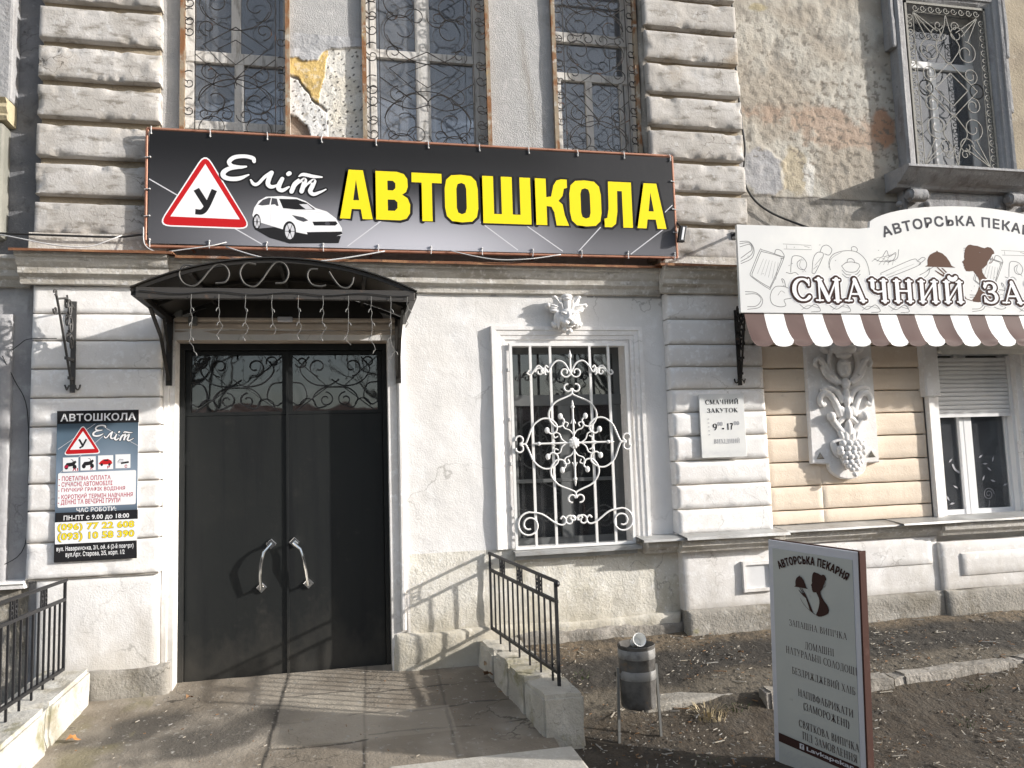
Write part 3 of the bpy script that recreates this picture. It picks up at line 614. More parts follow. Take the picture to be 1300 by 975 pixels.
# ---- door
b = MB(); b.box(-1.226, .316, .135, .30, 2.485, 2.535); b.box(-1.226, -1.19, .135, .30, -.02, 2.485); b.box(.28, .316, .135, .30, -.02, 2.485); door = b.build('door', M['door'], bld)
b = MB(); b.box(-1.262, -1.226, -.02, .26, -.05, 2.54); b.block(-1.306, -1.262, .0, 2.72, -.03, .03, .008, .003, .05); b.build('jamb', M['white'], door)
b = MB(); b.box(.316, .384, -.012, .26, -.05, 2.54); b.tube([(.405, -.02, .33), (.408, -.02, 2.69)], .022, 8); b.box(.385, .44, -.01, .03, .31, 2.72); b.build('jamb', M['white'], door)
b = MB(); b.profile([(.26, 2.535), (.03, 2.535), (.02, 2.545), (.015, 2.58), (.0, 2.585), (-.005, 2.61), (.004, 2.62), (-.012, 2.63), (-.02, 2.66), (-.01, 2.675), (-.03, 2.69), (-.03, 2.71), (.26, 2.71)], -1.235, .385, 20, 0, .002, closed=True); b.build('lintel', M['lintel'], door, smooth=True, ang=30)
def leaf(x0, x1, nm):
    b = MB(); y = .175
    b.cbox(x0, x1, y, y+.05, .012, 1.985, .004); b.box(x0, x0+.035, y, y+.05, 1.987, 2.482); b.box(x1-.035, x1, y, y+.05, 1.987, 2.482); b.box(x0+.035, x1-.035, y, y+.05, 2.455, 2.482); b.box(x0+.035, x1-.035, y+.0, y+.05, 1.987, 2.012)
    return b.build('door_leaf', M['door'], door)
leaf(-1.188, -.452, 'l'); leaf(-.446, .279, 'r')
b = MB(); b.tube([(-.449, .168, .012), (-.449, .168, 2.48)], .012, 4); b.build('meeting_strip', M['door'], door)
for x0, x1 in ((-1.152, -.488), (-.410, .243)):
    b = MB(); b.box(x0, x1, .205, .209, 2.01, 2.456); b.build('transom_pane', M['glass'], door)
    b = MB(); cx = (x0+x1)/2; q = x1-x0; y = .186
    def T(p, r=.0055): b.tube([(a, y, c) for a, _, c in p], r, 4)
    for sg in (-1, 1):
        ex = cx+sg*q*.5; X = lambda d: cx+sg*d
        T([(X(.0), 0, 2.455), (X(.0), 0, 2.42)]); T([(ex, 0, 2.445), (X(.06), 0, 2.20), (X(q*.46), 0, 2.015)], .004)
        T(smooth([(X(.20), 0, 2.44), (X(.27), 0, 2.34), (X(.19), 0, 2.235), (X(.06), 0, 2.21), (X(-.03), 0, 2.26)])); T(spiral(X(.13), 2.36, .075, .02, -90 if sg > 0 else 270, 300 if sg > 0 else -120))
        T(smooth([(X(0), 0, 2.20), (X(.10), 0, 2.19), (X(.17), 0, 2.12), (X(.14), 0, 2.04), (X(.07), 0, 2.05)])); T(spiral(X(.075), 2.10, .06, .018, 90, 90+sg*420))
        T(smooth([(ex, 0, 2.24), (X(.25), 0, 2.22), (X(.22), 0, 2.12), (X(.28), 0, 2.06), (ex, 0, 2.08)])); T(spiral(X(.26), 2.40, .05, .015, 200, 200-sg*400))
        T(arc(X(.21), 2.05, .06, 0, 170, 10))
    b.build('scrollwork', M['iron'], door)
b = MB(); b.box(-1.226, .316, .60, .62, -.05, 2.54); b.box(-1.24, -1.226, .30, .62, -.05, 2.54); b.box(.316, .33, .30, .62, -.05, 2.54); b.box(-1.226, .316, .30, .62, 2.535, 2.55); b.build('vestibule', M['dark'], door)
for pts in ([(-.570, 1.003), (-.620, .95), (-.637, .87), (-.646, .78), (-.640, .683)], [(-.401, 1.006), (-.352, .96), (-.326, .88), (-.310, .79), (-.298, .691)]):
    b = MB(); yy = (.172, .10, .085, .10, .172)
    p3 = [(pts[0][0], .172, pts[0][1]), (pts[0][0], .11, pts[0][1])]+[(x, .10-.012*(i == 1), z) for i, (x, z) in enumerate(pts[1:4])]+[(pts[4][0], .11, pts[4][1]), (pts[4][0], .172, pts[4][1])]
    b.tube(p3, .0115, 8)
    for x, z in (pts[0], pts[4]):
        bm = bmesh.new(); bmesh.ops.create_cube(bm, size=1)
        for v in bm.verts:
            q = Vector((v.co.x*.058, v.co.z*.058)); a = math.radians(45); v.co = (x+q.x*math.cos(a)-q.y*math.sin(a), .166+v.co.y*.02, z+q.x*math.sin(a)+q.y*math.cos(a))
        bmesh.ops.bevel(bm, geom=bm.edges[:], offset=.004, segments=1, affect='EDGES'); b.bm(bm)
    b.build('handle', M['chrome'], door, smooth=True, ang=35)
for z in (1.665, .42):
    b = MB(); b.tube([(-1.205, .165, z-.06), (-1.205, .165, z+.06)], .012, 8); b.box(-1.226, -1.16, .168, .175, z-.05, z+.05); b.build('hinge', M['door'], door)

# ---- ground floor window with white grille
def sash_window(name, H, y, mfr, mgl, depth=.55, bars=(), hbars=(), fr=.055, mull=.06, inner=None, mreveal=None, room=M['dark'], curtain=None, paney=.02):
    x0, x1, z0, z1 = H; b = MB()
    b.box(x0, x0+fr, y, y+.05, z0, z1); b.box(x1-fr, x1, y, y+.05, z0, z1); b.box(x0+fr, x1-fr, y, y+.05, z1-fr, z1); b.box(x0+fr, x1-fr, y, y+.05, z0, z0+fr)
    for (xx, a, c, wd) in bars: b.cbox(xx-wd/2, xx+wd/2, y-.008, y+.055, a, c, .004)
    for (zz, a, c, wd) in hbars: b.cbox(a, c, y-.012, y+.052, zz-wd/2, zz+wd/2, .004)
    wdw = b.build(name, mfr, bld)
    b = MB(); b.box(x0+fr*.5, x1-fr*.5, y+paney, y+paney+.004, z0+fr*.5, z1-fr*.5); b.build('pane', mgl, wdw)
    b = MB()
    for q in ((x0-.004, x0, -.0, y+.052, z0, z1), (x1, x1+.004, 0, y+.052, z0, z1), (x0, x1, 0, y+.052, z1, z1+.004), (x0, x1, 0, y+.052, z0-.004, z0)): b.box(*q)
    b.build('reveal', mreveal or M['white'], wdw)
    b = MB(); d = y+depth
    b.box(x0-.3, x1+.3, d, d+.02, z0-.2, z1+.2); b.box(x0-.3, x0-.28, y+.055, d, z0-.2, z1+.2); b.box(x1+.28, x1+.3, y+.055, d, z0-.2, z1+.2); b.box(x0-.28, x1+.28, y+.055, d, z1+.18, z1+.2); b.box(x0-.28, x1+.28, y+.055, d, z0-.2, z0-.18)
    b.box(x0-.28, x0, y+.055, y+.06, z0-.2, z1+.2); b.box(x1, x1+.28, y+.055, y+.06, z0-.2, z1+.2)
    b.build('room', room, wdw)
    if curtain:
        b = MB(); n = 60; vs = []
        for i in range(n+1):
            x = lerp(x0, x1, i/n); yy = y+.13+.02*math.sin(i*1.1)+.012*math.sin(i*.37)
            vs += [(x, yy, z0+curtain[0]), (x, yy, z1-curtain[1])]
        b.add(vs, [(2*i, 2*i+2, 2*i+3, 2*i+1) for i in range(n) if not (curtain[2] <= i/n < curtain[3])]); b.build('curtain', M['curtain'], wdw, smooth=True)
    return wdw
x0, x1, z0, z1 = WIN
w5 = sash_window('window', WIN, .15, M['wooddark'], M['glass'], 1.0, bars=[(1.77, .93, 2.03, .10), (1.345, .93, 2.03, .04), (2.21, .93, 2.03, .04)], hbars=[(2.06, x0, x1, .09), (1.40, x0+.05, x1-.05, .03)])
b = MB(); b.frame(x0, x1, z0, z1, [(-.002, .15), (-.002, -.008), (.035, -.008), (.04, -.020), (.07, -.022), (.075, -.030), (.11, -.032), (.115, -.040), (.145, -.041), (.15, .005)], 0, .0016, 'LTR', 20); b.build('casing', M['white'], w5, smooth=True, ang=28)
b = MB(); b.profile([(.15, .882), (-.12, .865), (-.123, .838), (-.116, .838), (-.11, .856), (.15, .872)], 1.262, 2.30, 12, 0, .003); b.profile([(.02, .85), (-.06, .845), (-.06, .80), (.02, .79)], 1.275, 2.28, 8, 0, .003); b.build('sill', M['sill'], w5)
# grille
b = MB(); y = -.035
b.box(x0-.005, x0+.017, y-.011, y+.011, .885, 2.505); b.box(x1-.017, x1+.005, y-.011, y+.011, .885, 2.505); b.box(x0-.005, x1+.005, y-.012, y+.012, 2.488, 2.512); b.box(x0-.005, x1+.005, y-.012, y+.012, .875, .897)
for x in (1.452, 1.617, 1.952, 2.112): b.box(x-.0095, x+.0095, y-.0095, y+.0095, .897, 2.488)
def T(p, r=.0075): b.tube([(a, y-.018, c) for a, _, c in p], r, 6)
CX, CZ = 1.785, 1.70
def place(p, k, s=1): # axis frame (r, t) to wall
    a = k*math.pi/2; return [(CX+math.cos(a)*r-math.sin(a)*t*s, 0, CZ+math.sin(a)*r+math.cos(a)*t*s) for r, t in p]
for k in range(4):
    L = .40 if k % 2 else .405
    T(place([(0, 0), (.31, 0)], k), .0085); b.ball((CX+math.cos(k*math.pi/2)*.29, y-.018, CZ+math.sin(k*math.pi/2)*.29), .016, sc=(1, 1, 1)); T(place([(.31, 0), (.345, 0)], k), [.012, .002])
    for s in (-1, 1):
        tip = [(L+.035+.028*math.cos(a), .032+.028*math.sin(a)) for a in [math.radians(q) for q in range(330, -60, -30)]]
        tip = [(L+.045+.03*math.cos(math.radians(q)), .034+.03*math.sin(math.radians(q))) for q in range(-10, 260, 24)]
        T(place(smooth(tip+[(L-.005, .004), (L-.03, .05), (L-.07, .14), (L-.14, .195), (L-.21, .195), (L-.265, .15), (L-.262, .095), (L-.22, .075), (L-.185, .105)], 4), k, s))
        q = place([(L-.185, .105)], k, s)[0]; b.ball((q[0], y-.018, q[2]), .02, sc=(1, .7, 1.3))
        T(place(smooth([(.06, .0), (.10, .03), (.12, .075), (.165, .085), (.16, .045), (.13, .055)], 4), k, s), .006)
        T(place(smooth([(.20, .0), (.155, .02), (.15, .13), (.20, .20), (.15, .15)][:2], 2), k, s), .005)
b.ball((CX, y-.02, CZ), .042, sc=(1, .6, 1))
for k in range(10):
    a = k*math.pi/5; b.ball((CX+.036*math.cos(a), y-.024, CZ+.036*math.sin(a)), .012)
for s in (-1, 1):   # crest at the top, scrolls at the foot
    X = lambda d: CX-.005+s*d
    T(smooth([(X(.0), 0, 2.26), (X(.05), 0, 2.345), (X(.11), 0, 2.365), (X(.16), 0, 2.32), (X(.185), 0, 2.275), (X(.215), 0, 2.29), (X(.205), 0, 2.325), (X(.185), 0, 2.31)], 5)); T(spiral(X(.047), 2.272, .047, .014, 180 if s > 0 else 0, (180 if s > 0 else 0)+s*400)); T(spiral(X(.225), 2.28, .028, .01, 180 if s > 0 else 0, (180 if s > 0 else 0)-s*380))
    T(smooth([(X(.21), 0, 2.25), (X(.235), 0, 2.30), (X(.27), 0, 2.325), (X(.305), 0, 2.285), (X(.335), 0, 2.252), (X(.36), 0, 2.265), (X(.345), 0, 2.29)], 5)); T(spiral(X(.26), 2.275, .035, .012, 0 if s > 0 else 180, (0 if s > 0 else 180)+s*400))
    T(spiral(X(.385), 1.065, .10, .03, 90, 90-s*560, 40)); T(smooth([(X(.385), 0, 1.165), (X(.28), 0, 1.145), (X(.17), 0, 1.07), (X(.11), 0, 1.055), (X(.085), 0, 1.09), (X(.11), 0, 1.12), (X(.13), 0, 1.10)], 5)); T(spiral(X(.055), 1.085, .045, .015, 180 if s > 0 else 0, (180 if s > 0 else 0)-s*420)); T(spiral(X(.025), 1.10, .025, .012, 0 if s > 0 else 180, (0 if s > 0 else 180)+s*300))
T([(CX-.005, 0, 2.26), (CX-.005, 0, 2.40)], .008); b.ball((CX-.005, y-.018, 2.405), .014, sc=(1, 1, 1.8)); T([(CX-.005, 0, 2.42), (CX-.005, 0, 2.455)], [.009, .002])
for z in (2.3, 1.9, 1.55, 1.2): b.box(x0-.02, x0, y-.01, .0, z-.012, z+.012)
b.build('grille', M['whitemetal'], w5)

# sculpted plaster: blobs fused by a voxel remesh
def sculpt(name, items, vox, material, parent, sm=6):
    mb = MB()
    for it in items:
        if it[0] == 'e': mb.ball(it[1], 1.0, 0, 14, it[2], Matrix.Rotation(math.radians(it[3]), 3, 'Y') if len(it) > 3 else None)
        elif it[0] == 't': mb.tube(it[1], it[2], 8)
        elif it[0] == 'b': mb.box(*it[1])
    o = mb.build(name, material, parent)
    md = o.modifiers.new('r', 'REMESH'); md.mode = 'VOXEL'; md.voxel_size = vox
    m2 = o.modifiers.new('s', 'SMOOTH'); m2.iterations = sm; m2.factor = .5
    dg = bpy.context.evaluated_depsgraph_get(); me = bpy.data.meshes.new_from_object(o.evaluated_get(dg)); o.modifiers.clear(); old = o.data; o.data = me; bpy.data.meshes.remove(old)
    me.polygons.foreach_set('use_smooth', [True]*len(me.polygons))
    if not me.materials: me.materials.append(material)
    return o
X = 1.762; it = [('e', (X, -.045, 2.765), (.10, .045, .12)), ('e', (X, -.075, 2.70), (.070, .065, .078)), ('e', (X, -.128, 2.715), (.020, .03, .045)), ('e', (X, -.158, 2.688), (.026, .018, .015)), ('e', (X, -.10, 2.755), (.055, .04, .03)),
    ('e', (X, -.085, 2.825), (.030, .04, .075)), ('e', (X, -.09, 2.885), (.048, .042, .024)), ('e', (X, -.10, 2.862), (.040, .035, .016)), ('e', (X, -.120, 2.634), (.034, .024, .012)), ('e', (X-.022, -.09, 2.618), (.026, .028, .022)), ('e', (X+.014, -.09, 2.604), (.024, .026, .022)), ('e', (X+.002, -.08, 2.586), (.017, .02, .015))]
for s in (-1, 1):
    it += [('e', (X+s*.030, -.143, 2.662), (.030, .028, .022)), ('e', (X+s*.038, -.128, 2.740), (.032, .020, .011), s*-20), ('e', (X+s*.036, -.122, 2.716), (.014, .012, .009)), ('e', (X+s*.056, -.105, 2.69), (.024, .03, .03)),
           ('e', (X+s*.088, -.07, 2.715), (.022, .035, .065), s*-8), ('e', (X+s*.074, -.09, 2.68), (.013, .025, .06), s*-4), ('e', (X+s*.102, -.065, 2.655), (.026, .028, .020)), ('e', (X+s*.118, -.06, 2.668), (.014, .02, .018)),
           ('e', (X+s*.105, -.065, 2.798), (.068, .030, .030), s*-16), ('e', (X+s*.110, -.080, 2.812), (.055, .022, .010), s*-16), ('e', (X+s*.155, -.072, 2.815), (.022, .028, .020)), ('e', (X+s*.095, -.07, 2.768), (.050, .025, .016), s*-8),
           ('e', (X+s*.072, -.07, 2.845), (.034, .030, .055), s*36), ('e', (X+s*.078, -.088, 2.850), (.010, .022, .050), s*36), ('e', (X+s*.104, -.08, 2.882), (.022, .026, .014), s*10), ('e', (X+s*.046, -.08, 2.81), (.012, .03, .055), s*14)]
sculpt('lion_mask', it, .0032, M['white'], bld, 1)

# ---- relief panel of fruit and scrolls on the beige wall
b = MB(); vs = []
ou = [(3.90, 2.72), (4.545, 2.72), (4.54, 1.452), (4.415, 1.452)]+[(4.23+.185*math.cos(math.radians(a)), 1.452+.135*math.sin(math.radians(a))) for a in range(-10, -175, -12)]+[(4.045, 1.452), (3.885, 1.462)]
n = len(ou); vs = [(x, -.078, z) for x, z in ou]+[(x, -.04, z) for x, z in ou]; inn = [(lerp(x, 4.22, .02), -.088, lerp(z, 2.1, .015)) for x, z in ou]; vs += inn
b.add(vs, [tuple(2*n+k for k in range(n-1, -1, -1))]+[(k, (k+1) % n, n+(k+1) % n, n+k) for k in range(n)]+[(2*n+k, 2*n+(k+1) % n, (k+1) % n, k) for k in range(n)])
rel = b.build('relief_panel', M['white'], bld)
X = 4.23; it = []; Y = -.10
def tb(pts, r0, r1): 
    p = smooth([(X+a, Y-.015, z) for a, z in pts], 4); k = len(p); return ('t', p, [lerp(r0, r1, i/(k-1)) for i in range(k)])
for s in (-1, 1):
    it += [tb([(s*.02, 2.40), (s*.09, 2.44), (s*.135, 2.36), (s*.13, 2.27), (s*.07, 2.17), (0, 2.14)], .022, .02), tb([(s*.13, 2.22), (s*.20, 2.33), (s*.25, 2.36), (s*.275, 2.32), (s*.25, 2.29)], .03, .014), tb([(s*.06, 2.15), (s*.16, 2.21), (s*.21, 2.30)], .03, .022),
           tb([(s*.06, 1.86), (s*.09, 1.95), (s*.14, 2.04), (s*.21, 2.06), (s*.25, 2.01), (s*.235, 1.96), (s*.20, 1.975)], .034, .02), tb([(s*.03, 1.98), (s*.08, 2.07), (s*.17, 2.11), (s*.235, 2.09)], .03, .018), tb([(s*.02, 1.72), (s*.07, 1.74), (s*.12, 1.80), (s*.15, 1.855)], .03, .03),
           ('e', (X+s*.16, Y-.03, 1.86), (.04, .04, .042)), tb([(s*.02, 1.86), (s*.07, 1.82), (s*.10, 1.79)], .03, .02), ('e', (X+s*.05, Y-.015, 1.90), (.045, .035, .055), s*20),
           tb([(s*.03, 1.66), (s*.10, 1.655), (s*.16, 1.64)], .022, .012), ('e', (X+s*.13, Y-.012, 1.575), (.036, .022, .08), s*25), ('e', (X+s*.03, Y-.02, 1.69), (.028, .03, .075), s*6), ('e', (X+s*.075, Y-.02, 1.70), (.02, .026, .055), s*25),
           ('e', (X+s*.17, Y-.01, 2.44), (.05, .03, .03), s*-30)]
it += [('e', (X, Y-.02, 2.28), (.065, .045, .085)), ('e', (X, Y-.062, 2.27), (.012, .02, .03)), ('e', (X, Y-.05, 2.325), (.055, .02, .012)), ('e', (X, Y-.055, 2.225), (.025, .016, .012)), ('e', (X, Y-.03, 2.39), (.075, .045, .03)), ('e', (X, Y-.03, 2.45), (.13, .05, .06)), ('e', (X, Y-.03, 2.14), (.035, .045, .05)), ('e', (X, Y-.03, 2.02), (.035, .03, .09)), ('e', (X, Y-.035, 1.89), (.032, .035, .06)), ('e', (X, Y-.03, 1.76), (.035, .03, .07)), ('e', (X, Y-.01, 1.55), (.10, .03, .14))]
sculpt('relief_ornament', it, .0042, M['white'], rel, 1)
b = MB(); random.seed(3); zz = 1.625
for nrow, r_ in ((4, .031), (5, .031), (5, .030), (4, .029), (4, .028), (3, .027), (2, .025), (1, .023)):
    for k in range(nrow): q = k-(nrow-1)/2; b.ball((X+q*r_*1.72+random.uniform(-.006, .006), Y-.035-.030*(1-(q/(nrow*.5+.3))**2), zz+random.uniform(-.008, .008)), r_, 0, 12)
    zz -= r_*1.28
b.build('grape_cluster', M['white'], rel, smooth=True)
for x in (3.965, 4.465):
    b = MB(); b.add([(x-.04, -.088, 1.50), (x+.04, -.088, 1.50), (x, -.088, 1.56), (x, -.115, 1.52)], [(0, 1, 3), (1, 2, 3), (2, 0, 3)]); b.build('corner_stud', M['concrete'], rel)

# ---- bakery window with a roller shutter
x0, x1, z0, z1 = BWIN
wb = sash_window('window', BWIN, .08, M['pvc'], M['glassclear'], .5, bars=[(5.545, z0, z1, .045), (5.615, z0, z1, .085)], hbars=[], fr=.06, mreveal=M['pvc'], room=mat('bakery_room', (.5, .52, .5), .9))
b = MB(); b.frame(x0, x1, z0-.02, z1, [(0, .05), (0, -.03), (.06, -.035), (.065, -.06), (.10, -.065), (.105, -.085), (.15, -.09), (.155, -.04)], 0, .002, 'LTR', 14)
b.block(5.045, 5.20, 2.02, 2.75, -.115, -.02, .012, .003, .04); b.build('casing', M['white'], wb, smooth=True, ang=28)
b = MB()
for k in range(13): z = 1.865+k*.04; b.profile([(.05, z), (.036, z+.004), (.032, z+.02), (.036, z+.036), (.05, z+.04)], x0+.03, x1-.03, 1, 0)
b.box(x0+.03, x1-.03, .028, .05, 1.835, 1.867); b.build('roller_shutter', M['shutter'], wb)
b = MB(); b.cbox(x0-.02, x1+.06, -.13, .05, 2.42, 2.66, .02); b.box(x0-.012, x1+.05, -.135, -.128, 2.395, 2.43); b.build('shutter_box', mat('cream_shutter_box', (.62, .60, .54), .6), wb)
for q in (x0, x1-.032): b = MB(); b.box(q, q+.032, .02, .078, z0, 2.40); b.build('shutter_rail', M['pvc'], wb)
st = Flat(lambda u, v, d: (u, .096-d, v))
random.seed(5)
for (u, v, a) in [(5.42, 1.44, 40), (5.45, 1.20, -30), (5.36, 1.10, -60), (5.75, 1.47, 30), (5.88, 1.44, 70), (5.83, 1.35, -40), (5.76, 1.27, 60), (5.86, 1.24, -20), (5.99, 1.20, 20), (5.40, 1.05, 10), (5.79, 1.40, 0)]:
    l = .03; c, s_ = math.cos(math.radians(a)), math.sin(math.radians(a)); st.poly([(u+c*p-s_*q, v+s_*p+c*q) for p, q in ((-l, 0), (0, .009), (l, 0), (0, -.009))])
st.stroke(smooth([(5.44, 1.40), (5.46, 1.36), (5.50, 1.33)], 5), .02)
st.stroke([(a, c) for a, _, c in spiral(5.80, 1.12, .06, .01, 0, 700, 40)], .004); st.stroke([(5.80, 1.06), (5.79, 1.0)], .004)
st.build('window_sticker', [M['p_grey']], wb)
b = MB(); vs = []  # curtain added to give the right pane its greyish tone
for i in range(31):
    x = lerp(5.80, 6.10, i/30); vs += [(x, .30+.018*math.sin(i*.9), .95), (x, .30+.018*math.sin(i*.9), 2.4)]
b.add(vs, [(2*i, 2*i+2, 2*i+3, 2*i+1) for i in range(30)]); b.build('curtain', M['curtain'], wb, smooth=True)

# ---- upper windows
wa = sash_window('window', W1, .16, M['wood'], M['glasssky'], .6, bars=[(-.805, 4.05, 4.82, .07), (-.83, 4.80, 5.7, .07)], hbars=[(4.83, W1[0], W1[1], .09), (4.27, W1[0], W1[1], .07), (4.07, W1[0]+.05, W1[1]-.05, .04)], fr=.06, mreveal=M['wood'], curtain=(.3, .9, .0, .62))
wc = sash_window('window', W2, .16, M['wood'], M['glasssky'], .5, bars=[(.66, 3.8, 5.9, .12), (.25, 3.8, 5.9, .05), (1.11, 3.8, 5.9, .05)], hbars=[(4.97, W2[0], W2[1], .07), (4.15, W2[0], W2[1], .06)], fr=.06, mreveal=M['wood'], curtain=(.05, .1, .44, .5), )
wd = sash_window('window', W3, .16, M['wood'], M['glasssky'], .5, bars=[(2.11, 4.24, 4.86, .06), (1.84, 4.24, 4.86, .035), (2.41, 4.24, 4.86, .035)], hbars=[(5.25, W3[0], W3[1], .09), (4.89, W3[0], W3[1], .07), (4.20, W3[0], W3[1], .08)], fr=.06, mreveal=M['wood'], curtain=(.05, .3, .9, 1))
def scroll_grille(H, par, m, m2, y, seed):
    x0, x1, z0, z1 = H; b = MB(); rnd = random.Random(seed); W = x1-x0; cx = (x0+x1)/2; r = .0042
    def T(p, rr=r, yy=0): b.tube([(a, y+yy, c) for a, _, c in p], rr, 4)
    b2 = MB()
    b2.box(x0-.004, x0+.03, y-.008, y+.03, z0, z1); b2.box(x1-.03, x1+.004, y-.008, y+.03, z0, z1); b2.box(x0, x1, y-.006, y+.006, z1-.02, z1)
    xi, xj = x0+W*.13, x1-W*.13
    T([(xi, 0, z0), (xi, 0, z1)]); T([(xj, 0, z0), (xj, 0, z1)])
    z = z0+.02
    while z < z1-.1:   # small scrolls up both side bands
        for s, xe, xb in ((1, x0+.02, xi), (-1, x1-.02, xj)):
            if rnd.random() < .3: continue
            z_ = z; z = z+rnd.uniform(-.02, .02)
            T(spiral((xe+xb)/2, z+.035, W*.052, .012, 180 if s > 0 else 0, (180 if s > 0 else 0)+s*380, 14)); T(arc((xe+xb)/2, z+.09, W*.055, 250 if s > 0 else -70, 60 if s > 0 else 120, 8)); z = z_
        z += .125
    for k in range(5):
        zc = z0+.30+k*.50; h = .21; w_ = (xj-xi)/2
        if zc > z1: break
        if k % 2 == 1:
            for s in (-1, 1):
                T([(cx, 0, zc-h), (cx+s*w_*.8, 0, zc+.05), (cx, 0, zc+h)]); T([(cx+s*w_*.35, 0, zc-h*.95), (cx+s*w_, 0, zc-.03)]); T([(cx, 0, zc-h*.45), (cx+s*w_*.45, 0, zc+.02), (cx, 0, zc+h*.5)], r*.9)
                T(spiral(cx+s*w_*.62, zc-.17, .075, .02, 90, 90-s*420)); T(spiral(cx+s*w_*.70, zc+.19, .07, .02, 270, 270+s*420))
        else:
            for s in (-1, 1):
                q = w_*.52
                T(spiral(cx+s*q, zc+.11, q*.86, q*.30, 90 if s > 0 else 90, 90+s*-400, 26)); T(spiral(cx+s*q, zc-.11, q*.86, q*.25, 270, 270+s*410, 26)); T(arc(cx+s*q*.5, zc+.24, q*.55, 0, 200, 10)); T(spiral(cx+s*q*.45, zc, q*.42, q*.12, 180, 180+s*420))
                T(smooth([(cx, 0, zc+.26), (cx+s*w_*.4, 0, zc+.22), (cx+s*w_, 0, zc+.30)], 5)); T(spiral(cx+s*w_*.75, zc, .05, .015, 0, s*400, 14))
            T(arc(cx, zc+.0, w_*.98, 20, 160, 14)); T(arc(cx, zc-.05, w_*.9, 200, 340, 14))
    g = b.build('grille', m, par); b2.build('grille_frame', m2, g)
    return g
rustpaint = mat('flaking_rust_frame', (.30, .24, .17), .85, layers=[(7, (.22, .10, .04), .45, .6, (2, 2, 1)), (15, (.45, .42, .37), .55, .7), (5, (.45, .30, .10), .62, .75)], bump=.4)
scroll_grille((W1[0], W1[1], 3.98, 5.7), wa, M['ironred'], rustpaint, -.035, 1)
scroll_grille((W2[0], W2[1], 3.90, 5.9), wc, M['ironred'], rustpaint, -.035, 2)
scroll_grille((W3[0], W3[1], 3.84, 5.7), wd, M['ironred'], rustpaint, -.035, 3)
# right hand window: moulded casing, sill on scroll brackets
we = sash_window('window', W4, .16, M['woodwhite'], M['glasssky'], .5, bars=[(5.64, 4.15, 5.28, .07)], hbars=[(5.28, W4[0], W4[1], .07)], fr=.07, mreveal=M['casegrey'], curtain=(.1, .05, .0, .35))
x0, x1, z0, z1 = W4
b = MB(); b.frame(x0, x1, z0, z1, [(0, .16), (0, -.02), (.03, -.05), (.05, -.055), (.055, -.075), (.10, -.08), (.105, -.10), (.13, -.105), (.15, -.085), (.155, .03)], 0, .006, 'LTR', 24)
for s, xx in ((-1, x0-.155), (1, x1+.155)):
    a, c = sorted((xx, xx+s*.05)); b.block(a, c, 5.30, 6.2, -.09, .03, .012, .006, .04); b.block(a+.0, c-.0 if s > 0 else c, 4.75, 5.30, -.07, .03, .012, .006, .04) if s > 0 else None
b.build('casing', M['casegrey'], we, smooth=True, ang=30)
b = MB(); b.profile([(.02, 4.10), (-.30, 4.085), (-.305, 4.06), (-.29, 4.055), (-.27, 4.03), (-.22, 4.0), (-.19, 3.97), (-.14, 3.955), (-.12, 3.93), (.02, 3.92)], 4.90, 6.48, 24, 0, .005); b.block(5.02, 6.34, 3.70, 3.93, -.06, .02, .01, .006, .05); b.build('sill', M['casegrey'], we, smooth=True, ang=30)
for xx in (5.10, 6.17):
    b = MB()
    sp = [(xx, -.135+(.075-.0075*k)*math.cos(k*.55), 3.855+(.07-.007*k)*math.sin(k*.55)) for k in range(10)]
    for dx in (-.055, 0, .055): b.tube([(xx+dx, p[1], p[2]) for p in sp], .02, 6)
    b.tube([(xx-.075, -.135, 3.855), (xx+.075, -.135, 3.855)], [.06, .06], 12); b.tube([(xx-.1, -.135, 3.855), (xx-.072, -.135, 3.855)], [.035, .05], 10); b.tube([(xx+.072, -.135, 3.855), (xx+.1, -.135, 3.855)], [.05, .035], 10); b.box(xx-.06, xx+.06, -.14, .0, 3.86, 3.93); b.box(xx-.05, xx+.05, -.07, .0, 3.72, 3.86)
    b.ball((xx+.16, -.07, 3.80), .03); b.ball((xx-.14, -.07, 3.79), .028)
    b.build('scroll_bracket', M['casegrey'], we, smooth=True, ang=40)
b = MB(); y = -.03; H = W4; xi = x0+.09; xj = x1-.09
def T(p, r=.005): b.tube([(a, y, c) for a, _, c in p], r, 4)
b.box(x0, x0+.022, y-.01, y+.01, z0, z1); b.box(x1-.022, x1, y-.01, y+.01, z0, z1); b.box(x0, x1, y-.01, y+.01, z1-.022, z1); b.box(x0, x1, y-.006, y+.006, z0+.012, z0+.024)
T([(xi, 0, z0+.1), (xi, 0, z1-.1), (xj, 0, z1-.1), (xj, 0, z0+.1), (xi, 0, z0+.1)])
z = z0+.12
while z < z1-.12:
    for s, xe in ((1, x0+.05), (-1, x1-.05)): T(spiral(xe, z, .034, .01, 90, 90+s*420, 14)); T(spiral(xe, z+.075, .034, .01, 270, 270+s*420, 14))
    z += .15
x = x0+.12
while x < x1-.06:
    for zz, s in ((z0+.055, 1), (z1-.06, -1)): T(spiral(x, zz, .036, .01, 0, s*420, 14))
    x += .085
cx = (xi+xj)/2; zc = (z0+z1)/2+.0; hw = (xj-xi)/2; hh = (z1-z0)/2-.1
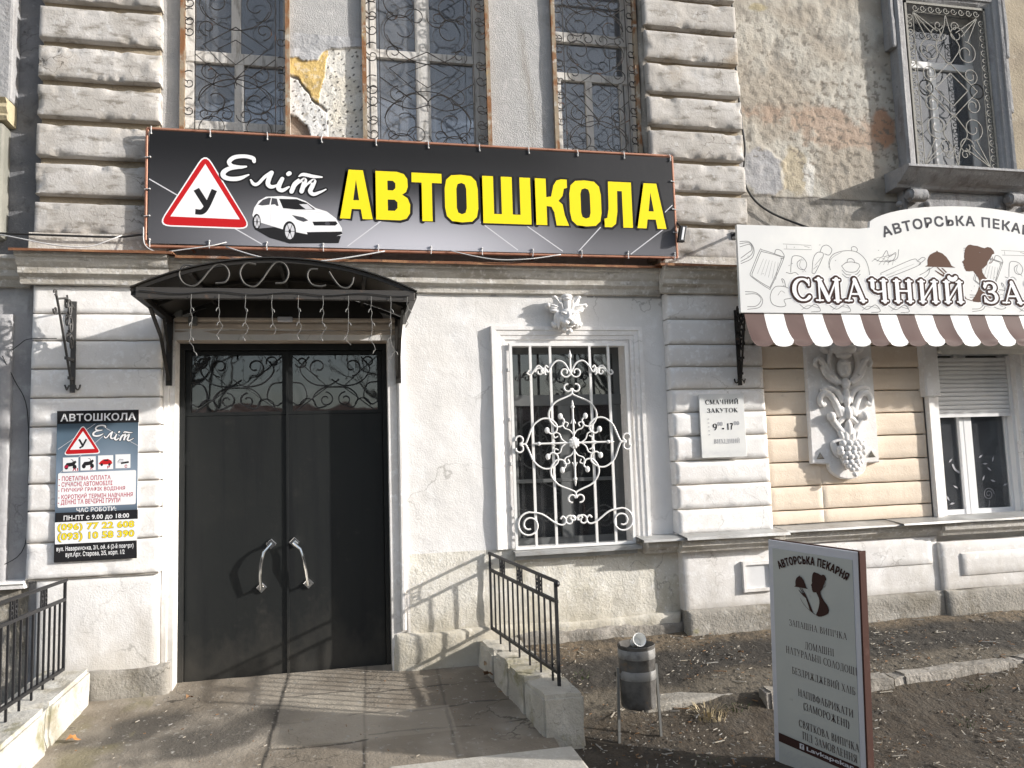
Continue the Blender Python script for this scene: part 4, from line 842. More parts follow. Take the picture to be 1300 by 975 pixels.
for s in (-1, 1):
    for t in (-1, 1):
        X = lambda d: cx+s*d; ZZ = lambda d: zc+t*d
        for dd in (-.06, 0, .06): T([(X(hw), 0, ZZ(hh)), (X(hw*.45+dd), 0, ZZ(hh*.72-abs(dd)*.2-dd*.8))])
        T(spiral(X(hw*.55), ZZ(hh*.50), .12, .035, 90*t, 90*t-s*t*480, 28)); T(spiral(X(hw*.30), ZZ(hh*.74), .09, .03, 0, s*400, 22)); T(spiral(X(hw*.62), ZZ(hh*.20), .085, .03, 270*t, 270*t+s*t*480, 22)); T(arc(X(hw*.78), ZZ(hh*.0), .075, 0, 360, 16))
        T(smooth([(X(0), 0, ZZ(hh)), (X(.04), 0, ZZ(hh*.78)), (X(.13), 0, ZZ(hh*.58)), (X(.06), 0, ZZ(hh*.42)), (X(0), 0, ZZ(hh*.33))], 5)); T([(X(0), 0, ZZ(hh*.36)), (X(hw*.8), 0, ZZ(0))]); T([(X(0), 0, ZZ(hh*.22)), (X(hw*.5), 0, ZZ(0))]); T(spiral(X(.09), ZZ(hh*.85), .05, .015, 0, s*420, 14))
b.build('grille', M['irongrey'], we)

# ---- neighbouring bay at the left edge
b = MB(); b.block(-2.40, -2.30, .86, 2.72, -.05, .02, .012, .0008, .05); b.block(-3.4, -2.32, 2.60, 2.72, -.05, .02, .012, .0008, .05); b.build('casing', M['greylow'], bld, smooth=True, ang=50)
b = MB(); b.profile([(.02, .87), (-.10, .865), (-.105, .85), (-.09, .84), (-.085, .815), (.02, .81)], -3.5, -2.165, 12, 0, .003); b.build('sill', M['white'], bld)
b = MB(); b.sheet(-3.5, -2.16, -.3, .81, -.012, .03, disp=lambda x, z: .02*fbm(x, z, 2, 16, 3)); b.build('wall', M['concrete'], bld, smooth=True)
b = MB(); b.cbox(-2.75, -2.37, -.12, .05, 3.26, 4.10, .03); b.build('bay_shaft', M['olive'], bld)
b = MB(); b.profile([(.03, 4.10), (-.13, 4.10), (-.15, 4.13), (-.135, 4.15), (-.16, 4.19), (-.15, 4.22), (-.18, 4.25), (.03, 4.26)], -2.8, -2.335, 6, 0, .004); b.build('bay_capital', mat('yellowed_stone', (.44, .38, .25), .9, layers=[(12, (.28, .24, .17), .5, .7)], bump=.5), bld)
b = MB(); b.cbox(-2.8, -2.33, -.10, .05, 4.26, 6.5, .02); b.build('bay_shaft', M['casegrey'], bld)

# ================================================================== LETTERING
TH, TN, SF = .17, .06, .05      # thick, thin, serif weights per unit height
def ell(cx, cy, rx, ry, a0, a1, n=18): return [(cx+rx*math.cos(math.radians(lerp(a0, a1, i/n))), cy+ry*math.sin(math.radians(lerp(a0, a1, i/n)))) for i in range(n+1)]
def _st(x, k='T', y0=0, y1=1, s=.13): return [([(x, y0), (x, y1)], k), ([(x-s, y0+.02), (x+s, y0+.02)], 'f'), ([(x-s, y1-.02), (x+s, y1-.02)], 'f')]
def _foot(x, y=0, s=.13): return [([(x-s, y+.02 if y < .5 else y-.02), (x+s, y+.02 if y < .5 else y-.02)], 'f')]
GL = {
 'А': (.80, [([(.12, 0), (.40, 1)], 't'), ([(.40, 1), (.70, 0)], 'T'), ([(.22, .33), (.58, .33)], 't')]+_foot(.12)+_foot(.70)),
 'Б': (.70, _st(.2)+[([(.2, .97), (.58, .97)], 't'), ([(.58, 1), (.58, .82)], 'f'), ([(.2, .57), (.36, .57)]+ell(.36, .285, .24, .285, 90, -90)+[(.2, 0.02)], 'm')]),
 'В': (.72, _st(.2)+[([(.2, .98), (.34, .98)]+ell(.34, .76, .2, .22, 90, -90)+[(.2, .53)], 'm'), ([(.2, .53), (.36, .53)]+ell(.36, .275, .25, .26, 90, -90)+[(.2, .02)], 'm')]),
 'Г': (.62, _st(.2)+[([(.2, .97), (.58, .97)], 't'), ([(.58, 1), (.58, .80)], 'f')]),
 'Д': (.82, [([(.30, 1), (.26, .4), (.14, .02)], 't'), ([(.62, 0), (.62, 1)], 'T'), ([(.2, .98), (.74, .98)], 'f'), ([(.04, .02), (.78, .02)], 't'), ([(.06, .02), (.06, -.16)], 'f'), ([(.77, .02), (.77, -.16)], 'f')]),
 'Е': (.66, _st(.2)+[([(.2, .97), (.56, .97)], 't'), ([(.56, 1), (.56, .80)], 'f'), ([(.2, .03), (.58, .03)], 't'), ([(.58, 0), (.58, .22)], 'f'), ([(.2, .51), (.45, .51)], 't'), ([(.45, .6), (.45, .42)], 'f')]),
 'Ж': (1.05, _st(.52)+[([(.52, .5), (.15, 1)], 't'), ([(.52, .5), (.90, 1)], 't'), ([(.50, .55), (.14, 0)], 'T'), ([(.54, .55), (.91, 0)], 'T')]+_foot(.13)+_foot(.92)),
 'З': (.62, [([(.10, .80)]+ell(.30, .76, .2, .22, 140, -90, 14)+[(.24, .54)], 'm'), ([(.24, .53)]+ell(.30, .26, .24, .27, 90, -150, 16), 'm'), ([(.10, .98), (.10, .72)], 'f'), ([(.07, .26), (.07, .04)], 'f')]),
 'И': (.90, _st(.18)+_st(.72)+[([(.18, .05), (.72, .95)], 't')]),
 'І': (.40, _st(.2)),
 'К': (.80, _st(.2)+[([(.2, .42), (.60, .98)], 't'), ([(.34, .60), (.68, 0)], 'T')]+_foot(.70)+_foot(.62, 1)),
 'Л': (.80, [([(.12, 0), (.40, 1)], 't'), ([(.40, 1), (.70, 0)], 'T')]+_foot(.12)+_foot(.70)),
 'М': (1.02, _st(.16, 't')+_st(.86)+[([(.16, 1), (.50, .05)], 'T'), ([(.50, .05), (.86, 1)], 't')]),
 'Н': (.88, _st(.2)+_st(.70)+[([(.2, .51), (.70, .51)], 't')]),
 'О': (.84, [(ell(.42, .5, .33, .49, 0, 360, 30), 'm')]),
 'П': (.88, _st(.2)+_st(.70)+[([(.2, .97), (.70, .97)], 't')]),
 'Р': (.66, _st(.2)+[([(.2, .98), (.36, .98)]+ell(.36, .71, .23, .27, 90, -90)+[(.2, .44)], 'm')]),
 'С': (.74, [(ell(.42, .5, .33, .49, 45, 318, 26), 'm'), ([(.67, .98), (.67, .70)], 'f')]),
 'Т': (.76, _st(.38)+[([(.06, .97), (.70, .97)], 't'), ([(.06, 1), (.06, .78)], 'f'), ([(.70, 1), (.70, .78)], 'f')]),
 'У': (.76, [([(.10, 1), (.40, .40)], 'T'), ([(.66, 1), (.34, .18), (.24, .04), (.14, .06)], 't')]+_foot(.10, 1)+_foot(.66, 1)),
 'Ф': (.92, _st(.46)+[(ell(.30, .5, .22, .29, 60, 300, 16), 'm'), (ell(.62, .5, .22, .29, 120, -120, 16), 'm')]),
 'Х': (.80, [([(.14, 1), (.66, 0)], 'T'), ([(.64, 1), (.14, 0)], 't')]+_foot(.14, 1)+_foot(.64, 1)+_foot(.14)+_foot(.66)),
 'Ч': (.80, _st(.62)+[([(.16, 1), (.16, .62), (.22, .50), (.36, .44), (.62, .50)], 't'), ([(.16, 1), (.16, .66)], 'T')]+_foot(.16, 1)),
 'Ш': (1.16, _st(.18)+_st(.57)+_st(.96)+[([(.18, .03), (.96, .03)], 't')]),
 'Щ': (1.20, _st(.18)+_st(.57)+_st(.96)+[([(.18, .03), (1.10, .03)], 't'), ([(1.10, .03), (1.10, -.16)], 'f')]),
 'Ь': (.66, _st(.2)+[([(.2, .56), (.34, .56)]+ell(.34, .29, .24, .27, 90, -90)+[(.2, .02)], 'm')]),
 'Я': (.76, _st(.58)+[([(.58, .98), (.42, .98)]+ell(.40, .74, .24, .24, 90, 270)+[(.58, .50)], 'm'), ([(.44, .5), (.14, 0)], 'T')]+_foot(.12)),
 '(': (.36, [(ell(.42, .42, .26, .60, 120, 240, 12), 'm')]), ')': (.36, [(ell(-.06, .42, .26, .60, 60, -60, 12), 'm')]),
 '9': (.62, [(ell(.30, .68, .2, .30, 0, 360, 22), 'm'), ([(.50, .68), (.48, .40), (.38, .14), (.20, .02)], 'm')]),
 '1': (.42, _st(.22)+[([(.22, .98), (.08, .80)], 't')]), '7': (.58, [([(.08, .96), (.54, .96)], 'T'), ([(.54, .96), (.32, .5), (.26, 0)], 'T')]),
 '0': (.60, [(ell(.30, .5, .2, .48, 0, 360, 24), 'm')]), '-': (.42, [([(.08, .36), (.34, .36)], 'T')]), ' ': (.38, []),
}
GL['Й'] = (GL['И'][0], GL['И'][1]+[(ell(.45, 1.24, .15, .13, 200, 340, 10), 'T')])
def serif(F, body, u0, v0, u1, v1, m=0, extra=0.0, sp=.06, k=1.0, slope=0.0):
    """letters drawn as weighted pen strokes, fitted to a box; extra adds to every stroke (outline)"""
    tot = sum(GL[c][0] for c in body)+sp*(len(body)-1); h = v1-v0; sx = (u1-u0)/tot; x = 0
    for c in body:
        wd, st = GL[c]
        for pts, cl in st:
            q = [(u0+(x+a)*sx, v0+b*h+slope*(x+a)*sx) for a, b in pts]
            unit = min(sx, h*1.25)
            if cl == 'm':
                W = []
                for i in range(len(q)):
                    a = q[max(0, i-1)]; b_ = q[min(len(q)-1, i+1)]; dx = abs(b_[0]-a[0]); dy = abs(b_[1]-a[1]); t = dy/(math.hypot(dx, dy)+1e-9); W.append(lerp(TN, TH, t**1.5)*k*unit+extra)
                F.stroke(q, W, m, cap=extra > 0)
            else: F.stroke(q, dict(T=TH, t=TN, f=SF)[cl]*k*unit+extra, m, cap=extra > 0)
        x += wd+sp
BLK = {
 'А': [[(0, 0), (.28, 1), (.72, 1), (1, 0), (.69, 0), (.64, .2), (.36, .2), (.31, 0)], [(.41, .38), (.59, .38), (.50, .80)]],
 'В': [[(0, 0), (0, 1), (.62, 1), (.82, .96), (.92, .86), (.93, .70), (.88, .59), (.76, .53), (.92, .46), (.99, .33), (.98, .15), (.88, .04), (.7, 0)], [(.34, .19), (.34, .42), (.54, .42), (.62, .37), (.62, .25), (.54, .19)], [(.34, .61), (.34, .81), (.5, .81), (.57, .76), (.57, .66), (.5, .61)]],
 'Т': [[(.33, 0), (.33, .8), (0, .8), (0, 1), (1, 1), (1, .8), (.67, .8), (.67, 0)]],
 'О': [[(.5, 0), (.2, .02), (.05, .12), (0, .3), (0, .7), (.05, .88), (.2, .98), (.5, 1), (.8, .98), (.95, .88), (1, .7), (1, .3), (.95, .12), (.8, .02)], [(.5, .17), (.39, .20), (.35, .3), (.35, .7), (.39, .8), (.5, .83), (.61, .8), (.65, .7), (.65, .3), (.61, .2)]],
 'Ш': [[(0, 0), (0, 1), (.225, 1), (.225, .2), (.387, .2), (.387, 1), (.613, 1), (.613, .2), (.775, .2), (.775, 1), (1, 1), (1, 0)]],
 'К': [[(0, 0), (0, 1), (.33, 1), (.33, .6), (.48, .62), (.56, .86), (.66, .97), (.8, 1), (.98, 1), (.98, .82), (.88, .80), (.83, .64), (.70, .53), (.82, .46), (.88, .22), (1, .0), (.62, 0), (.56, .28), (.48, .40), (.33, .41), (.33, 0)]],
 'Л': [[(0, 0), (0, .18), (.10, .20), (.16, .40), (.18, 1), (1, 1), (1, 0), (.66, 0), (.66, .8), (.49, .8), (.47, .35), (.40, .08), (.25, 0)]],
}
def pen(F, pts, m, w, om=None, ow=0): 
    p = smooth(pts, 6); W = [x[2] for x in p]; q = [(x[0], x[1]) for x in p]
    F.stroke(q, [a+ow for a in W] if om is not None else W, om if om is not None else m)
ELIT = [ # brush strokes of the script word: (x, y, width) in a 650 x 260 frame, y down
 [(198, 50, 22), (190, 28, 26), (140, 18, 24), (80, 28, 26), (48, 58, 26), (62, 84, 24), (110, 92, 22), (150, 86, 12)],
 [(110, 92, 20), (50, 104, 26), (14, 132, 30), (18, 160, 30), (56, 172, 28), (110, 166, 26), (165, 140, 10)],
 [(178, 174, 12), (196, 200, 22), (222, 196, 20), (262, 150, 20), (305, 118, 26)], [(305, 118, 26), (288, 160, 28), (282, 196, 28), (302, 214, 24), (340, 200, 14), (362, 172, 8)],
 [(370, 156, 24), (350, 200, 30), (348, 226, 28), (372, 234, 24), (410, 210, 12)], [(406, 124, 26), (414, 118, 28)],
 [(470, 158, 14), (446, 190, 28), (426, 240, 28)], [(430, 230, 12), (468, 180, 14), (508, 156, 26), (500, 195, 28), (488, 236, 28)], [(492, 226, 12), (528, 182, 14), (566, 160, 26), (556, 196, 28), (542, 232, 28), (562, 252, 24), (604, 236, 16), (640, 216, 8)], [(472, 136, 8), (500, 122, 22), (560, 132, 22), (616, 134, 10)]]
def elit(F, u0, v0, su, sv, m, om, ow):
    for pss in (om, m):
        for st in ELIT:
            pen(F, [(u0+x*su, v0-y*sv, w_*su*1.0) for x, y, w_ in st], m, 0, om if pss == om else None, ow)

# ================================================================== SIGNS
# ---- driving school banner
by = -.17
ban = thing('banner', 'long black vinyl banner with big yellow lettering tied to pipes above the door', 'banner', (.66, 0, 3.21))
b = MB(); fr = [(-1.405, by+.012, 3.202), (2.712, by+.012, 3.212), (2.712, by+.012, 4.088), (-1.405, by+.012, 4.084)]
for i in range(4): b.tube([fr[i], fr[(i+1) % 4]], .0115, 8)
for x in (-1.1, .2, 1.5, 2.6):
    for z in (3.205, 4.085): b.tube([(x, by+.012, z), (x, -.0, z)], .009, 6)
b.build('pipe_frame', M['rail_paint'], ban)
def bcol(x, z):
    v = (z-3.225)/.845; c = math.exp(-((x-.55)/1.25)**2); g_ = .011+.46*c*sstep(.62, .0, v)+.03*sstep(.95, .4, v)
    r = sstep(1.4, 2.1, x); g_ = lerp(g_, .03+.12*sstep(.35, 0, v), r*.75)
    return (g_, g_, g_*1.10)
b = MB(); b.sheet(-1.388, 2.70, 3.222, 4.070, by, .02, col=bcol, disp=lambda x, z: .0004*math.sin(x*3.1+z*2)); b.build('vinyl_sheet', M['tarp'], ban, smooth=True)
bz = by-.0008
fl = Flat(lambda u, v, d: (u, bz-d, v))
for pts in ([(-1.385, 3.70), (-.60, 3.235)], [(.30, 3.46), (.02, 3.235)], [(1.05, 3.46), (1.35, 3.24)], [(1.40, 3.46), (1.72, 3.24)], [(2.69, 3.66), (2.56, 3.54)], [(2.60, 3.45), (2.30, 3.23)], [(2.05, 3.45), (1.85, 3.24)]): fl.stroke(pts, .008, 0, cap=False)
fl.build('printed_lines', [M['p_lgrey']], ban)
fl = Flat(lambda u, v, d: (u, bz-.0003-d, v))
bx = [(-.040, .222), (.232, .513), (.509, .760), (.767, 1.047), (1.069, 1.477), (1.501, 1.790), (1.786, 2.071), (2.078, 2.338), (2.362, 2.634)]
for ps in (0, 1):
    for ch, (a, c) in zip('АВТОШКОЛА', bx):
        sp_ = [[(lerp(a+.008, c-.008, p), lerp(3.452, 3.838, q)) for p, q in s_] for s_ in BLK[ch]]
        if ps == 0:
            fl.shape([sp_[0]], 0); fl.stroke(sp_[0]+sp_[0][:2], .042, 0, closed=False)
        else:
            fl.shape(sp_, 1)
fl.build('lettering', [M['p_black'], M['p_yellow']], ban)
def rtri(A, B, C, r, n=5):
    P = [Vector(A), Vector(B), Vector(C)]; out = []
    for i in range(3):
        p = P[i]; a = (P[i-1]-p).normalized(); c = (P[(i+1) % 3]-p).normalized(); h = r/math.tan(math.acos(max(-1, min(1, a.dot(c))))/2)
        s_, e = p+a*h, p+c*h
        for k in range(n+1):
            t = k/n; q = (1-t)**2*s_+2*t*(1-t)*p+t*t*e; out.append((q.x, q.y))
    return out
fl = Flat(lambda u, v, d: (u, bz-.0003-d, v))
fl.poly(rtri((-1.0, 3.925), (-1.328, 3.350), (-.668, 3.345), .055), 1); fl.poly(rtri((-1.0, 3.905), (-1.312, 3.360), (-.683, 3.356), .045), 2); fl.poly([(-1.0, 3.832), (-1.238, 3.425), (-.757, 3.419)], 1)
fl.stroke([(-1.062, 3.636), (-.992, 3.52)], .044, 0, cap=False); fl.stroke(smooth([(-.936, 3.636), (-.985, 3.515), (-1.02, 3.468), (-1.068, 3.466)], 5), .040, 0, cap=False)
fl.build('warning_triangle', [M['p_black'], M['p_white'], M['p_red']], ban)
fl = Flat(lambda u, v, d: (u, bz-.0012-d, v)); elit(fl, -.889, 3.925, .00118, .00116, 1, 0, .024); fl.build('script_lettering', [M['p_black'], M['p_white']], ban)
def car(F, fn):
    def P(pts, m): F.poly([fn(a, c) for a, c in pts], m)
    def E_(cx, cy, rx, ry, m): P([(cx+rx*math.cos(k*math.pi/10), cy+ry*math.sin(k*math.pi/10)) for k in range(20)], m)
    P([(690, 640), (780, 690), (900, 722), (1200, 712), (1215, 670), (1100, 640), (850, 620)], 1)
    P([(678, 555), (690, 510), (715, 470), (760, 442), (860, 434), (945, 440), (1000, 460), (1060, 500), (1130, 520), (1185, 560), (1222, 620), (1222, 660), (1180, 672), (1000, 662), (930, 650), (870, 640), (760, 610), (690, 590)], 0)
    P([(712, 492), (740, 462), (775, 448), (790, 448), (780, 490), (735, 497)], 3); P([(795, 448), (825, 452), (835, 495), (800, 500), (788, 490)], 3); P([(838, 452), (945, 450), (1005, 470), (1060, 510), (940, 514), (862, 508)], 1)
    P([(960, 480), (1010, 478), (1045, 508), (1000, 510)], 2); P([(780, 492), (812, 486), (828, 500), (822, 512), (785, 508)], 0)
    P([(1040, 585), (1185, 578), (1195, 592), (1180, 605), (1050, 608)], 1); E_(1132, 594, 16, 11, 3); P([(915, 548), (985, 560), (1015, 578), (985, 588), (945, 575)], 3); P([(1005, 650), (1220, 640), (1224, 655), (1180, 672), (1010, 664)], 1)
    for cx, cy, rx, ry in ((704, 596, 24, 48), (900, 648, 40, 62)):
        E_(cx, cy, rx, ry, 1); E_(cx+2, cy, rx*.72, ry*.78, 2); E_(cx+2, cy, rx*.2, ry*.2, 1)
        for k in range(6): a = k*math.pi/3; F.stroke([fn(cx+2, cy), fn(cx+2+rx*.7*math.cos(a), cy+ry*.75*math.sin(a))], .004, 1)
    P([(1140, 672), (1200, 668), (1195, 690), (1150, 692)], 1)
    F.stroke([fn(870, 515), fn(985, 520), fn(1120, 530)], .002, 2, cap=False); F.stroke([fn(790, 505), fn(786, 600)], .002, 2, cap=False)
fl = Flat(lambda u, v, d: (u, bz-.0009-d, v)); car(fl, lambda a, c: (-.672+(a-675)*.001196, 3.608-(c-435)*.001262)); fl.build('car_picture', [M['p_white'], M['p_black'], M['p_lgrey'], M['p_dgrey']], ban)
for k in range(11):
    x = -1.375+.406*k
    for z, s in ((4.085, -1), (3.206, 1)):
        b = MB(); t = nz(k, z, 0, 3.3)*.012; b.tube([(x, by+.027, z+.004*-s), (x+t*.2, by-.004, z-s*.013), (x+t, by-.010, z+s*.02), (x+t*.5, by-.004, z+s*.042)], .004, 5); b.ball((x+t*.5, by-.007, z+s*.042), .0075, 0, 8); b.build('cable_tie', M['cablew'], ban)
for x, s in ((-1.405, 1), (2.712, -1)):
    for z in (3.86, 3.62, 3.42):
        b = MB(); b.tube([(x-s*.012, by-.004, z), (x+s*.022, by-.009, z+.004)], .004, 5); b.ball((x+s*.026, by-.007, z+.004), .007, 0, 8); b.build('cable_tie', M['cablew'], ban)
fld = thing('floodlight', 'small black floodlight hanging at the right end of the black banner', 'floodlight', (2.742, -.20, 3.40))
b = MB(); b.cbox(-.032, .032, -.03, .01, -.07, .07, .008); b.v = [(x+.22*z, y, z) for x, y, z in b.v]; b.build('housing', M['iron'], fld, local=True)
b = MB(); b.cbox(-.010, .010, -.036, -.028, -.055, .055, .003); b.v = [(x+.22*z, y, z) for x, y, z in b.v]; b.build('lens', M['p_white'], fld, local=True)
b = MB(); b.tube([(0, .0, .06), (-.01, .03, .10), (-.03, .05, .13)], .008, 6); b.build('bracket', M['iron'], fld, local=True)
# ---- poster on the left pilaster
py = -.118
pos_ = thing('poster', 'tall blue-grey printed poster with red warning triangle on the left pilaster', 'poster', (-1.71, -.1, .98))
def PO(cx, cy):
    t = (cy-92)/808; L_ = lerp(98, 76, t); R2 = lerp(535, 523, t); return (lerp(-1.973, -1.447, (cx-L_)/(R2-L_)), 2.022-t*1.038)
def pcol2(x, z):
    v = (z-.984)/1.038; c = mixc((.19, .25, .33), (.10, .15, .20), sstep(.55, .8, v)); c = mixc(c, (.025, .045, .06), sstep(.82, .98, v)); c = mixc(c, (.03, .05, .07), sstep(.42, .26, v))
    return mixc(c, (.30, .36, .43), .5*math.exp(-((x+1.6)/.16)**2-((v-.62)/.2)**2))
b = MB(); b.sheet(-1.973, -1.447, .984, 2.022, py, .02, col=pcol2); b.box(-1.973, -1.447, py+.001, py+.006, .984, 2.022)
b.build('printed_board', M['tarp'], pos_)
fl = Flat(lambda u, v, d: (u, py-.0015-d, v)); MT = [M['p_black'], M['p_white'], M['p_red'], M['p_dred'], M['p_yellow'], M['p_lgrey']]
def Q(a, c, e, g_, m): fl.poly([PO(a, c), PO(e, c), PO(e, g_), PO(a, g_)], m)
def tx(s_, a, c, e, g_, m, bold=.02, sp=1.0): u0, v1 = PO(a, c); u1, v0 = PO(e, g_); fl.text(s_, u0, v0, u1, v1, m, bold*.55, 1.05)
Q(97, 92, 536, 162, 0)
for p in ([(100, 300), (300, 165)], [(330, 175), (530, 290)], [(180, 370), (340, 235)], [(100, 440), (140, 400)]): fl.stroke([PO(*q) for q in p], .003, 5, cap=False)
Q(87, 640, 530, 690, 0); Q(83, 690, 527, 806, 1); Q(78, 806, 525, 902, 0)
fl.poly(rtri(PO(234, 166), PO(126, 334), PO(334, 330), .02), 1); fl.poly(rtri(PO(234, 174), PO(133, 328), PO(326, 324), .016), 2); fl.poly([PO(234, 204), PO(164, 304), PO(296, 302)], 1)
fl.stroke([PO(213, 248), PO(232, 282)], .013, 0, cap=False); fl.stroke([PO(252, 248), PO(232, 286), PO(215, 296)], .012, 0, cap=False)
tx('АВТОШКОЛА', 115, 108, 520, 150, 1, .045)
u, v = PO(286, 168); elit(fl, u, v, .00042, .00048, 1, 0, .007)
for i, (a, lab) in enumerate(((127, 'А1'), (220, 'А'), (314, 'В'), (408, 'С'))):
    y0 = 345-i*3; p = [PO(a, y0), PO(a+82, y0), PO(a+82, y0+76), PO(a, y0+76)]; fl.poly(p, 1)
    X = lambda q, r: PO(a+q, y0+r)
    if i < 2:
        for q in (18, 62):
            fl.poly([X(q+11*math.cos(k*.6), 52+13*math.sin(k*.6)) for k in range(10)], 0)
        fl.poly([X(12, 42), X(20, 30), X(45, 28), X(66, 18), X(72, 26), X(58, 46), X(30, 50)], 0); fl.stroke([X(62, 52), X(52, 14), X(44, 12)], .004, 0)
        if i == 0: fl.poly([X(8, 44), X(28, 40), X(26, 56), X(10, 58)], 3)
    elif i == 2:
        fl.poly([X(4, 44), X(14, 32), X(30, 22), X(54, 20), X(72, 30), X(78, 44), X(70, 50), X(10, 50)], 2); fl.poly([X(28, 30), X(36, 24), X(52, 24), X(60, 31)], 0)
        for q in (20, 62): fl.poly([X(q+7*math.cos(k*.6), 50+8*math.sin(k*.6)) for k in range(10)], 0)
    else:
        fl.poly([X(10, 40), X(22, 24), X(44, 26), X(44, 46), X(12, 50)], 5); fl.poly([X(30, 44), X(72, 38), X(74, 48), X(30, 54)], 0); fl.stroke([X(14, 40), X(24, 27), X(42, 29)], .002, 0)
    fl.text(lab, *PO(a+50, y0+74), *PO(a+50+15*len(lab), y0+57), 3, .05)
p = [(106, 428), (516, 424), (521, 430), (519, 604), (514, 610), (102, 613), (97, 606), (101, 434)]; fl.poly([PO(*q) for q in p], 1)
for s_, a, c, e, g_ in (('- ПОЕТАПНА ОПЛАТА', 104, 446, 382, 471), ('- СУЧАСНІ АВТОМОБІЛІ', 104, 477, 391, 502), ('- ГНУЧКИЙ ГРАФІК ВОДІННЯ', 102, 504, 460, 534), ('- КОРОТКИЙ ТЕРМІН НАВЧАННЯ', 102, 538, 502, 568), ('- ДЕННІ ТА ВЕЧІРНІ ГРУПИ', 100, 571, 434, 602)): tx(s_, a, c, e, g_, 3, .04)
tx('ЧАС РОБОТИ:', 198, 617, 412, 641, 1, .04); tx('ПН-ПТ с 9.00 до 18:00', 130, 656, 482, 686, 1, .035)
for s_, c, g_ in (('(096) 77 22 608', 699, 743), ('(093) 10 58 390', 749, 795)):
    tx(s_, 97, c-2, 511, g_+2, 0, .09); fl.d += .0004; tx(s_, 99, c, 509, g_, 4, .04)
tx('вул. Наваринська, 2/1, оф. 6 (2-й поверх)', 92, 818, 506, 850, 1, .03); tx('вул.Арх. Старова, 2/5, корп. 1/2', 140, 850, 457, 882, 1, .03)
fl.build('print', MT, pos_)
# ---- opening hours plate
hp = thing('hours_plate', 'white bakery opening hours plate with dark serif lettering on the right pilaster', 'sign', (3.05, -.12, 1.54))
b = MB(); b.cbox(2.848, 3.252, -.140, -.127, 1.543, 2.070, .003); b.build('plate', M['signwhite'], hp)
def HP(cx, cy): return (2.848+(cx-50)/590*.404-.028*(cy-110)/780, 2.07-(cy-110)/765*.527)
fl = Flat(lambda u, v, d: (u, -.1415-d, v))
def hs(s_, a, c, e, g_, m=0, k=1.0): u0, v0 = HP(a, g_); u1, v1 = HP(e, c); serif(fl, s_, u0, v0, u1, v1, m, k=k)
hs('СМАЧНИЙ', 135, 182, 572, 236); hs('ЗАКУТОК', 158, 285, 560, 336); hs('9', 230, 470, 288, 548); hs('00', 292, 450, 360, 495, 1); hs('-', 345, 480, 385, 560); hs('17', 415, 470, 495, 545); hs('00', 508, 445, 578, 490, 1); hs('ВИХІДНИЙ', 245, 655, 585, 708, 1, .9)
for k in range(5): u, v = HP(172+k*3, 412+k*47); fl.stroke([(u-.005, v), (u+.005, v)], .006, 1)
random.seed(8)
for k in range(40):   # faint ornament along the foot of the plate
    u, v = HP(112+k*14, 815+random.uniform(-15, 45)); q = random.uniform(.004, .009); fl.stroke([(u+q*math.cos(a*.7), v+q*math.sin(a*.7)) for a in range(8)], .0012, 2, cap=False)
fl.build('lettering', [M['p_black'], M['p_grey'], M['p_lgrey']], hp)
# ---- bakery fascia sign
sy = -.50
bs = thing('bakery_sign', 'white arched bakery fascia sign with brown lettering and line drawings', 'sign', (5.26, -.2, 2.70))
top = [(3.085, 3.405), (4.20, 3.405), (4.30, 3.418)]+[(5.26+1.0*math.sin(math.radians(a)), 3.40+.235*math.cos(math.radians(a))) for a in range(-72, 73, 8)]+[(6.22, 3.418), (6.32, 3.405), (7.44, 3.405)]
ou = [(3.075, 2.688)]+top+[(7.45, 2.688)]; n = len(ou)
b = MB(); b.add([(x, sy, z) for x, z in ou]+[(x, sy+.03, z) for x, z in ou], [tuple(range(n-1, -1, -1)), tuple(range(n, 2*n))]+[(k, (k+1) % n, n+(k+1) % n, n+k) for k in range(n)]); 
b.build('panel', M['signwhite'], bs)
b = MB()
for x in (3.27, 5.26, 7.2): b.tube([(x, -.10, 3.445), (x, sy+.03, 3.375)], .013, 4); b.box(x-.03, x+.03, -.125, -.108, 3.40, 3.46); b.tube([(x, -.03, 2.74), (x, sy+.03, 2.74)], .013, 4)
for z in (2.72, 3.36): b.box(3.12, 7.4, sy+.031, sy+.055, z-.012, z+.012)
b.build('support', M['iron'], bs)
fl = Flat(lambda u, v, d: (u, sy-.0003-d, v)); random.seed(11)
S7 = 370/1300
def SB(cx, cy): return (3.09+(cx-25)*.002135, 3.395-(cy-128)*.00181)
def D(pts, w_=.005, sm=True, cl=False):
    p = [SB(*q) for q in pts]
    if sm: p = smooth(p+[p[0]] if cl else p, 5)
    fl.stroke(p, w_, 0, cap=False)
